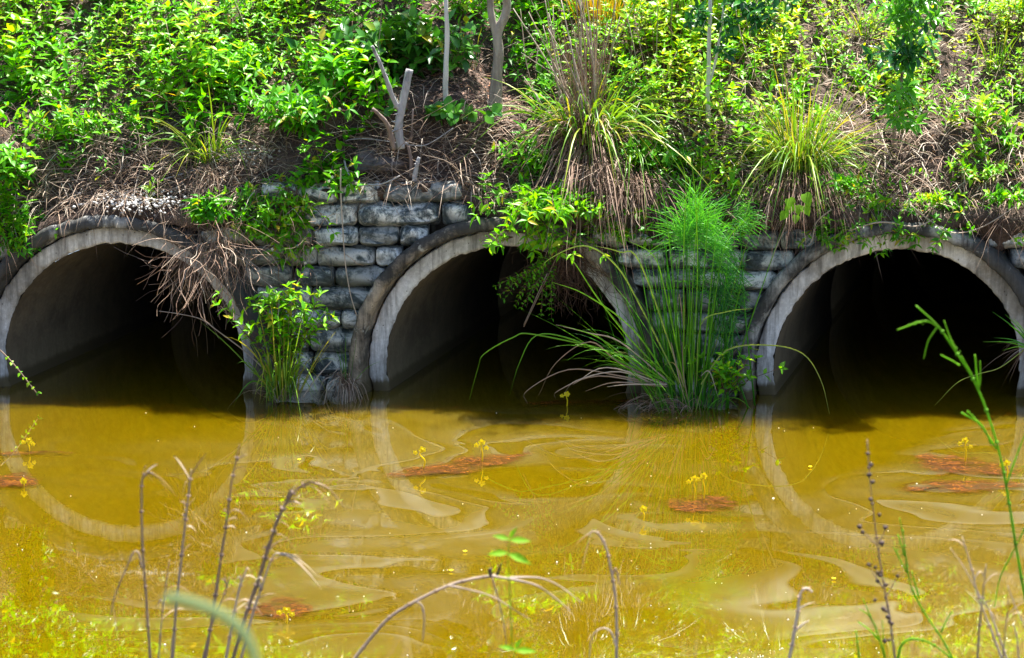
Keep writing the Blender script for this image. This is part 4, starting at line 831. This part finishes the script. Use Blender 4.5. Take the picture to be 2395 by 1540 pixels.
for u, v0, v1, lab, nf in fl:
    b_ = WP(u, v0); t_ = P(u, v1, b_[1]); e = empty('yellow_flower', b_, lab, 'flower', 'yellow flowers standing on the water'); S = MB(); Fm = MB(); h_ = t_[2] - b_[2]
    zz = .014 if 'crooked' in lab else .003; q = [b_ - [0, 0, .01], b_ + [zz, 0, h_ * .45], b_ + [-zz, 0, h_ * .75], t_]; q = smooth_path(q, 4); tube(S, q, .0042, .003, 5, .4); S.build('stem', M['yellow'], e)
    for k in range(nf):
        c = np.array(q[-1 - 2 * k]) + ([0, 0, 0] if k == 0 else [(-1) ** k * .028, 0, -.002]); r_ = .020 if k == 0 else .014
        Fm = MB(); n_ = 5; an = rng.uniform(0, 6) + np.arange(n_) * 2 * math.pi / n_; d = np.stack([np.cos(an), -.2 + 0 * an, np.sin(an) * .7], 1); leaves(Fm, np.repeat([c], n_, 0), d, np.repeat([[0, -1, .4]], n_, 0), r_, r_ * .9, .6, 'round'); pebble(Fm, c, r_ * .45, .2); Fm.build('flower', M['yellow'], e)
for u, v, lab in ((1088, 1293, 'yellow petal floating above the green seedling'), (1055, 1338, 'yellow petal floating left of the green seedling'), (1950, 1357, 'yellow petal floating at lower right'), (1895, 1095, 'yellow petal floating beside the bent sedge blade reflection'), (700, 1078, 'tiny yellow petal floating between the left and middle reflections')):
    c = WP(u, v) + [0, 0, .006]; m_ = MB(); n_ = 4; an = rng.uniform(0, 6) + np.arange(n_) * 1.57; d = np.stack([np.cos(an), np.sin(an), .5 + 0 * an], 1); leaves(m_, np.repeat([c], n_, 0), d, np.repeat([[0, 0, 1.]], n_, 0), .012, .012, .6, 'round'); pebble(m_, c, .005, .4)
    tag(m_.build('floating_petal', M['yellow']), lab, 'petal', 'yellow petals afloat')
m_ = MB()
for k in range(380):
    if k < 160: u = rng.uniform(0, 2395); v = 935 + 600 * rng.random() ** .8
    elif k < 440: u = rng.normal(1760, 50); v = rng.normal(1565, 20)
    else: cc = [(1700, 1190), (2150, 1180), (1900, 1240), (1250, 1300), (1700, 1330), (2000, 1120), (900, 1180)][k % 7]; u = rng.normal(cc[0], 90); v = rng.normal(cc[1], 22)
    if v < 935: continue
    if u < 1300 and rng.random() < .45: continue
    c = WP(u, v); pebble(m_, c + [0, 0, .001], rng.uniform(.0014, .0036) * (2.0 if rng.random() < .1 else 1), 1)
tag(m_.build('white_specks', M['speck']), 'tiny white seeds and bubbles scattered over the muddy water', 'specks', kind='stuff')

# ------------------------------------------------------------------ near bank plants, softly out of focus
YN = -7.55
def ground_end(u, v, Y):
    p = P(u, v, Y); return np.array([p[0], Y, near_z(p[0], Y)])
def reed(mb, pts, Y, wd, val, tip=.25, root=True, sheath=0):
    q = [P(u, v, Y) for u, v in pts]
    if root:
        d = q[0] - q[1]; g0 = near_z(0, Y); k = (q[0][2] - g0) / max(.05, -d[2]) if d[2] < 0 else 0; k = min(k, 4); q = [q[0] + d * k] + q
    q = smooth_path(q, 5); ppm = F / 4.7; r_ = wd / ppm / 2; tube(mb, q, r_ * .8, r_ * tip * .8, 7, val, rough=.5, seed=pts[0][0] * .1)
    for i in range(3, len(q) - 3, 4):
        if root and wd > 5: tube(mb, [q[i] + (q[i + 1] - q[i]) * t_ for t_ in (0, .12, .25)], r_ * 1.25, r_ * .9, 7, val * .6)
    for k in range(sheath):
        i = rng.integers(len(q) // 2, len(q) - 2); d = unit(q[i + 1] - q[i]); s_ = rng.choice([-1, 1]); blade(mb, q[i], d + [s_ * rng.uniform(.2, .7), 0, 0], rng.uniform(.03, .09), .005, rng.uniform(.1, 1.4), np.clip(val + rng.normal(0, .2), 0, 1), n=6)
    return q
def near_plant(name, label, cat, parts, Y, group=None):
    p0 = ground_end(parts[0][2][0][0], parts[0][2][0][1], Y); e = empty(name, p0, label, cat, group)
    for pname, mat, pts, wd, val, tip, sh, *rt in parts:
        mb = MB(); reed(mb, pts, Y + rng.normal(0, .03), wd, min(1, val + (.28 if mat == 'drygrey' else 0)), tip, (rt[0] if rt else True), sh); mb.build(pname, M[mat], e)
    return e
GR = 'dry reeds on the near bank'
near_plant('dry_reed', 'leftmost dry reed with a hooked tip curling right', 'reed', [('stalk', 'drygrey', [(352, 1555), (342, 1400), (334, 1290), (331, 1180), (333, 1120), (345, 1105), (360, 1108)], 9, .35, .35, 5)], YN, GR)
near_plant('dry_reed', 'short bent dry reed drooping left beside the leftmost reed', 'reed', [('stalk', 'drygrey', [(331, 1330), (325, 1295), (312, 1293), (295, 1330), (270, 1390), (258, 1440)], 6, .45, .5, 1, False)], YN - .05, GR)
near_plant('dry_reed', 'second tall dry reed from the left, straight with a pale split tip', 'reed', [('stalk', 'drygrey', [(402, 1555), (412, 1420), (425, 1300), (436, 1200), (443, 1140), (447, 1098)], 11, .5, .3, 9)], YN - .05, GR)
near_plant('dry_reed', 'tallest dry reed, dark and knotty, at the centre of the reed clump', 'reed', [('stalk', 'drygrey', [(478, 1555), (500, 1420), (518, 1300), (530, 1220), (540, 1140), (552, 1080), (560, 1040)], 11, .3, .25, 6)], YN, GR)
near_plant('dry_reed', 'thick dark reed bending right with a feathery curled tip', 'reed', [('stalk', 'drygrey', [(540, 1560), (575, 1440), (600, 1370), (625, 1290), (650, 1215), (680, 1160), (710, 1135), (732, 1128)], 15, .28, .3, 22), ('stalk', 'drygrey', [(560, 1555), (590, 1440), (610, 1380), (640, 1300), (665, 1300)], 9, .6, .4, 10)], YN - .08, GR)
near_plant('dry_reed', 'short pale reed just left of the thick bent reed', 'reed', [('stalk', 'drygrey', [(525, 1560), (545, 1450), (562, 1370), (578, 1330)], 10, .7, .4, 8)], YN, GR)
near_plant('dry_reed', 'short thin reed between the second reed and the tallest reed', 'reed', [('stalk', 'drygrey', [(370, 1555), (378, 1450), (388, 1370), (396, 1310)], 6, .5, .4, 4)], YN + .1, GR)
near_plant('dry_reed', 'short slanting reed right of the tallest reed', 'reed', [('stalk', 'drygrey', [(470, 1555), (500, 1450), (525, 1390), (537, 1350)], 7, .35, .4, 4)], YN + .1, GR)
near_plant('dry_reed', 'hooked single dry reed right of centre', 'reed', [('stalk', 'drygrey', [(1442, 1560), (1442, 1440), (1434, 1360), (1420, 1290), (1405, 1255), (1390, 1243), (1372, 1252)], 10, .6, .4, 2), ('dry_leaf', 'drygrey', [(1432, 1345), (1440, 1330), (1446, 1355), (1450, 1368)], 6, .4, .5, 0, False)], YN, GR)
near_plant('dry_reed', 'faint small arched reed at the foot of the hooked reed', 'reed', [('stalk', 'drygrey', [(1442, 1520), (1430, 1480), (1408, 1470), (1385, 1490), (1378, 1540)], 5, .8, .6, 0, False)], YN - .1, GR)
near_plant('dry_reed', 'whitish hooked reed with two side leaves at lower right', 'reed', [('stalk', 'dry', [(1842, 1560), (1858, 1480), (1866, 1430), (1872, 1390), (1885, 1376), (1900, 1385)], 12, 1., .5, 0), ('dry_leaf', 'dry', [(1868, 1425), (1885, 1415), (1905, 1409)], 6, 1., .3, 0, False), ('dry_leaf', 'dry', [(1862, 1475), (1878, 1460), (1893, 1452)], 8, 1., .3, 0, False)], YN, GR)
near_plant('arched_stem', 'long grey arching stem with drooping tips across the bottom centre', 'stem', [('stalk', 'drygrey', [(815, 1560), (870, 1490), (910, 1445), (970, 1408), (1050, 1370), (1120, 1352), (1160, 1347)], 10, .45, .8, 0),
    ('branch', 'drygrey', [(1150, 1348), (1210, 1358), (1260, 1372), (1300, 1400), (1335, 1430)], 8, .5, .3, 0, False), ('branch', 'drygrey', [(1190, 1352), (1260, 1352), (1310, 1372), (1360, 1410)], 7, .6, .3, 0, False), ('branch', 'drygrey', [(1045, 1370), (1090, 1378), (1150, 1395), (1200, 1425), (1240, 1450)], 6, .5, .3, 0, False),
    ('branch', 'drygrey', [(975, 1408), (988, 1420), (992, 1460), (988, 1500)], 6, .5, .5, 0, False), ('branch', 'drygrey', [(1150, 1350), (1165, 1400), (1180, 1470), (1185, 1520)], 4, .4, .5, 0, False), ('dry_leaf', 'seed', [(1160, 1350), (1166, 1336), (1172, 1318)], 12, .1, .3, 0, False), ('seed_head', 'seed', [(1150, 1348), (1146, 1338), (1148, 1330)], 11, .6, .9, 0, False)], YN - .1)
near_plant('dark_seed_stem', 'upright dark stem dotted with round seed heads at lower right', 'stem', [('stalk', 'drygrey', [(2096, 1560), (2080, 1440), (2062, 1340), (2048, 1240), (2036, 1140), (2028, 1028)], 7, .35, .4, 0), ('branch', 'drygrey', [(2050, 1275), (2025, 1250), (2010, 1232)], 4, .35, .6, 0, False), ('branch', 'drygrey', [(2065, 1375), (2045, 1345), (2033, 1320)], 4, .35, .6, 0, False), ('branch', 'drygrey', [(2068, 1400), (2085, 1375), (2100, 1345)], 4, .35, .6, 0, False), ('branch', 'drygrey', [(2055, 1270), (2066, 1250), (2072, 1230)], 4, .35, .6, 0, False)], YN)
for u, v in ((2030, 1062), (2038, 1088), (2034, 1112), (2041, 1128), (2037, 1170), (2056, 1205), (2010, 1232), (2018, 1246), (2071, 1235), (2063, 1272), (2033, 1322), (2048, 1328), (2052, 1340), (2058, 1347), (2053, 1360), (2072, 1368), (2100, 1348), (2046, 1405), (2066, 1425), (2072, 1430), (2078, 1444), (2080, 1455), (2086, 1460), (2070, 1500), (2080, 1498)):
    sm = MB(); pebble(sm, P(u, v, YN), rng.uniform(.005, .0078), rng.random()); sm.build('seed_head', M['seed'], bpy.data.objects['dark_seed_stem'])
# green seed grass
def green_stem(label, main, sides, Y, wd, beads=()):
    e = empty('seed_grass', ground_end(*main[0], Y), label, 'grass', 'green seed grasses on the near bank'); mb = MB(); reed(mb, main, Y, wd, .35, .45); mb.build('stalk', M['bright'], e); mb = MB()
    for pts, w2 in sides: reed(mb, pts, Y, w2, .7, .5, False)
    if beads:
        bm_ = mb
        for (u0, v0, u1, v1) in beads:
            for t_ in np.linspace(0, 1, 10): pebble(bm_, P(u0 + (u1 - u0) * t_ + rng.normal(0, 2.5), v0 + (v1 - v0) * t_ + rng.normal(0, 2.5), Y - .004), .0022, rng.random())
    if sides: mb.build('seed_spikes', M['bright'], e)
green_stem('tall bright green seed stem arching left in front of the right pipe mouth', [(2405, 1440), (2380, 1300), (2360, 1180), (2345, 1090), (2320, 1000), (2285, 905), (2240, 830), (2195, 765), (2142, 715)], [([(2190, 762), (2170, 752), (2145, 755), (2120, 764), (2098, 772)], 7), ([(2192, 765), (2182, 780), (2170, 800), (2160, 840)], 6), ([(2236, 818), (2222, 790), (2208, 750)], 6), ([(2245, 855), (2228, 845), (2200, 830)], 6), ([(2288, 905), (2284, 870), (2280, 830)], 8), ([(2290, 910), (2293, 880), (2292, 845)], 5), ([(2275, 880), (2258, 850), (2248, 832)], 6),
    ([(2330, 1050), (2310, 1020), (2288, 990), (2248, 965)], 8), ([(2318, 1040), (2300, 1000), (2275, 975), (2262, 960)], 6), ([(2352, 1140), (2380, 1060), (2400, 1010)], 7), ([(2415, 1200), (2370, 1290), (2340, 1350), (2325, 1420)], 6)], -7.2, 10, ((2130, 760, 2160, 752), (2262, 962, 2285, 985), (2225, 800, 2245, 830)))
green_stem('shorter green seed stem leaning left right of the dark seed stem', [(2240, 1560), (2200, 1490), (2160, 1430), (2130, 1370), (2118, 1300), (2112, 1250), (2104, 1212)], [([(2122, 1340), (2105, 1310), (2090, 1280)], 5), ([(2116, 1300), (2108, 1275), (2100, 1250)], 6), ([(2150, 1400), (2140, 1365), (2132, 1335)], 6), ([(2200, 1480), (2215, 1450), (2228, 1430)], 5)], -7.4, 7, ((2092, 1262, 2110, 1300), (2098, 1290, 2112, 1320), (2134, 1345, 2146, 1385)))
green_stem('small branching green grass left of the dark seed stem', [(2075, 1560), (2055, 1490), (2035, 1440), (2018, 1400)], [([(2058, 1500), (2035, 1475), (2008, 1455)], 6), ([(2050, 1470), (2032, 1440), (2010, 1425)], 5), ([(2070, 1540), (2066, 1500), (2064, 1450)], 4)], -7.45, 6)
green_stem('single green blade rising from the bottom edge', [(2012, 1560), (2006, 1510), (2002, 1475)], [], -7.45, 7)
green_stem('pale green arched blade at bottom right', [(2098, 1548), (2108, 1510), (2130, 1495), (2165, 1500), (2200, 1520), (2250, 1560)], [], -7.3, 9)
near_plant('dry_reed', 'crossed pale reeds in the lower right corner', 'reed', [('stalk', 'drygrey', [(2350, 1560), (2320, 1480), (2290, 1400), (2270, 1320), (2250, 1255)], 8, .75, .3, 2), ('stalk', 'drygrey', [(2285, 1560), (2290, 1480), (2298, 1400), (2306, 1320)], 9, .4, .3, 4), ('stalk', 'drygrey', [(2330, 1450), (2290, 1390), (2250, 1320), (2222, 1282)], 4, .8, .4, 0, False), ('stalk', 'drygrey', [(2362, 1560), (2340, 1500), (2315, 1430)], 10, 1, .4, 0)], YN, GR)
near_plant('dry_reed', 'thin reeds at the right frame edge', 'reed', [('stalk', 'drygrey', [(2395, 1460), (2375, 1420), (2357, 1370)], 5, .8, .4, 0), ('stalk', 'drygrey', [(2345, 1545), (2352, 1470), (2360, 1400)], 5, .3, .4, 2), ('stalk', 'drygrey', [(2385, 1560), (2378, 1490), (2370, 1460)], 6, .6, .5, 0)], YN - .15, GR)
# big blurry pale blade close to the lens
e = empty('arching_grass', ground_end(610, 1700, -10.6), 'broad pale green blade arching out of focus through the dry reeds', 'grass'); mb = MB()
Yq = -10.6; q = [P(u, v, Yq) for u, v in ((640, 1700), (600, 1540), (560, 1470), (500, 1430), (430, 1405), (385, 1400))]; ribbon(mb, smooth_path(q, 6), .0085, .35, side=[0, .3, 1]); mb.build('blade', leafmat('pale_blade_leaf', [(0, (.34, .46, .22)), (1, (.36, .48, .24))], rough=.5), e)
# green seedlings
for (u, v, vb, lab) in ((1192, 1262, 1340, 'small bright green seedling above the arching stem, bottom centre'), (1205, 1520, 1600, 'bright green seedling cut by the bottom edge')):
    Y = -8.3; e = empty('seedling', ground_end(u, vb, Y), lab, 'seedling', 'bright seedlings on the near bank'); S = MB(); reed(S, [(u - 2, vb), (u - 4, v + 35), (u, v)], Y, 3, .6, .6); S.build('stem', M['bright'], e); m_ = MB()
    for (du, dv, dx, dz, ln_) in ((0, 0, -1, .35, .034), (0, 2, 1, .1, .042), (-4, 32, -1, .05, .04), (-4, 34, 1, -.3, .05), (0, -2, .3, .6, .028)):
        leaves(m_, [P(u + du, v + dv, Y)], [[dx, -.15, dz]], [[0, -.75, .7]], ln_, ln_ * .34, rng.uniform(.2, .7), 'lance')
    m_.build('foliage', M['bright'], e)
# grass on the near bank so it is not bare from the side (mostly below the frame)
nm = MB()
for _ in range(2600):
    x = rng.uniform(-6, 8); y = rng.uniform(-12, -5.9)
    if abs(x - CAM[0]) < 1.0 and y < -8.5: continue
    top = CAM[2] + (y - CAM[1]) * math.tan(-(PIT + math.atan(770 / F))) - .12 if y > -11.3 else 9
    z_ = near_z(x, y); hmax = min(.35, top - z_)
    if hmax < .06: continue
    blade(nm, [x, y, z_ - .02], [rng.normal(0, .4), rng.normal(0, .4), 1], hmax * rng.uniform(.6, 1), .007, rng.uniform(.1, .7), rng.random(), n=5)
tag(nm.build('near_grass', M['grass']), 'green grass growing on the near bank below the picture', 'grass', kind='stuff')
print('sprigs', cnt, 'faces', sum(len(o.data.polygons) for o in COL.objects if o.type == 'MESH'))
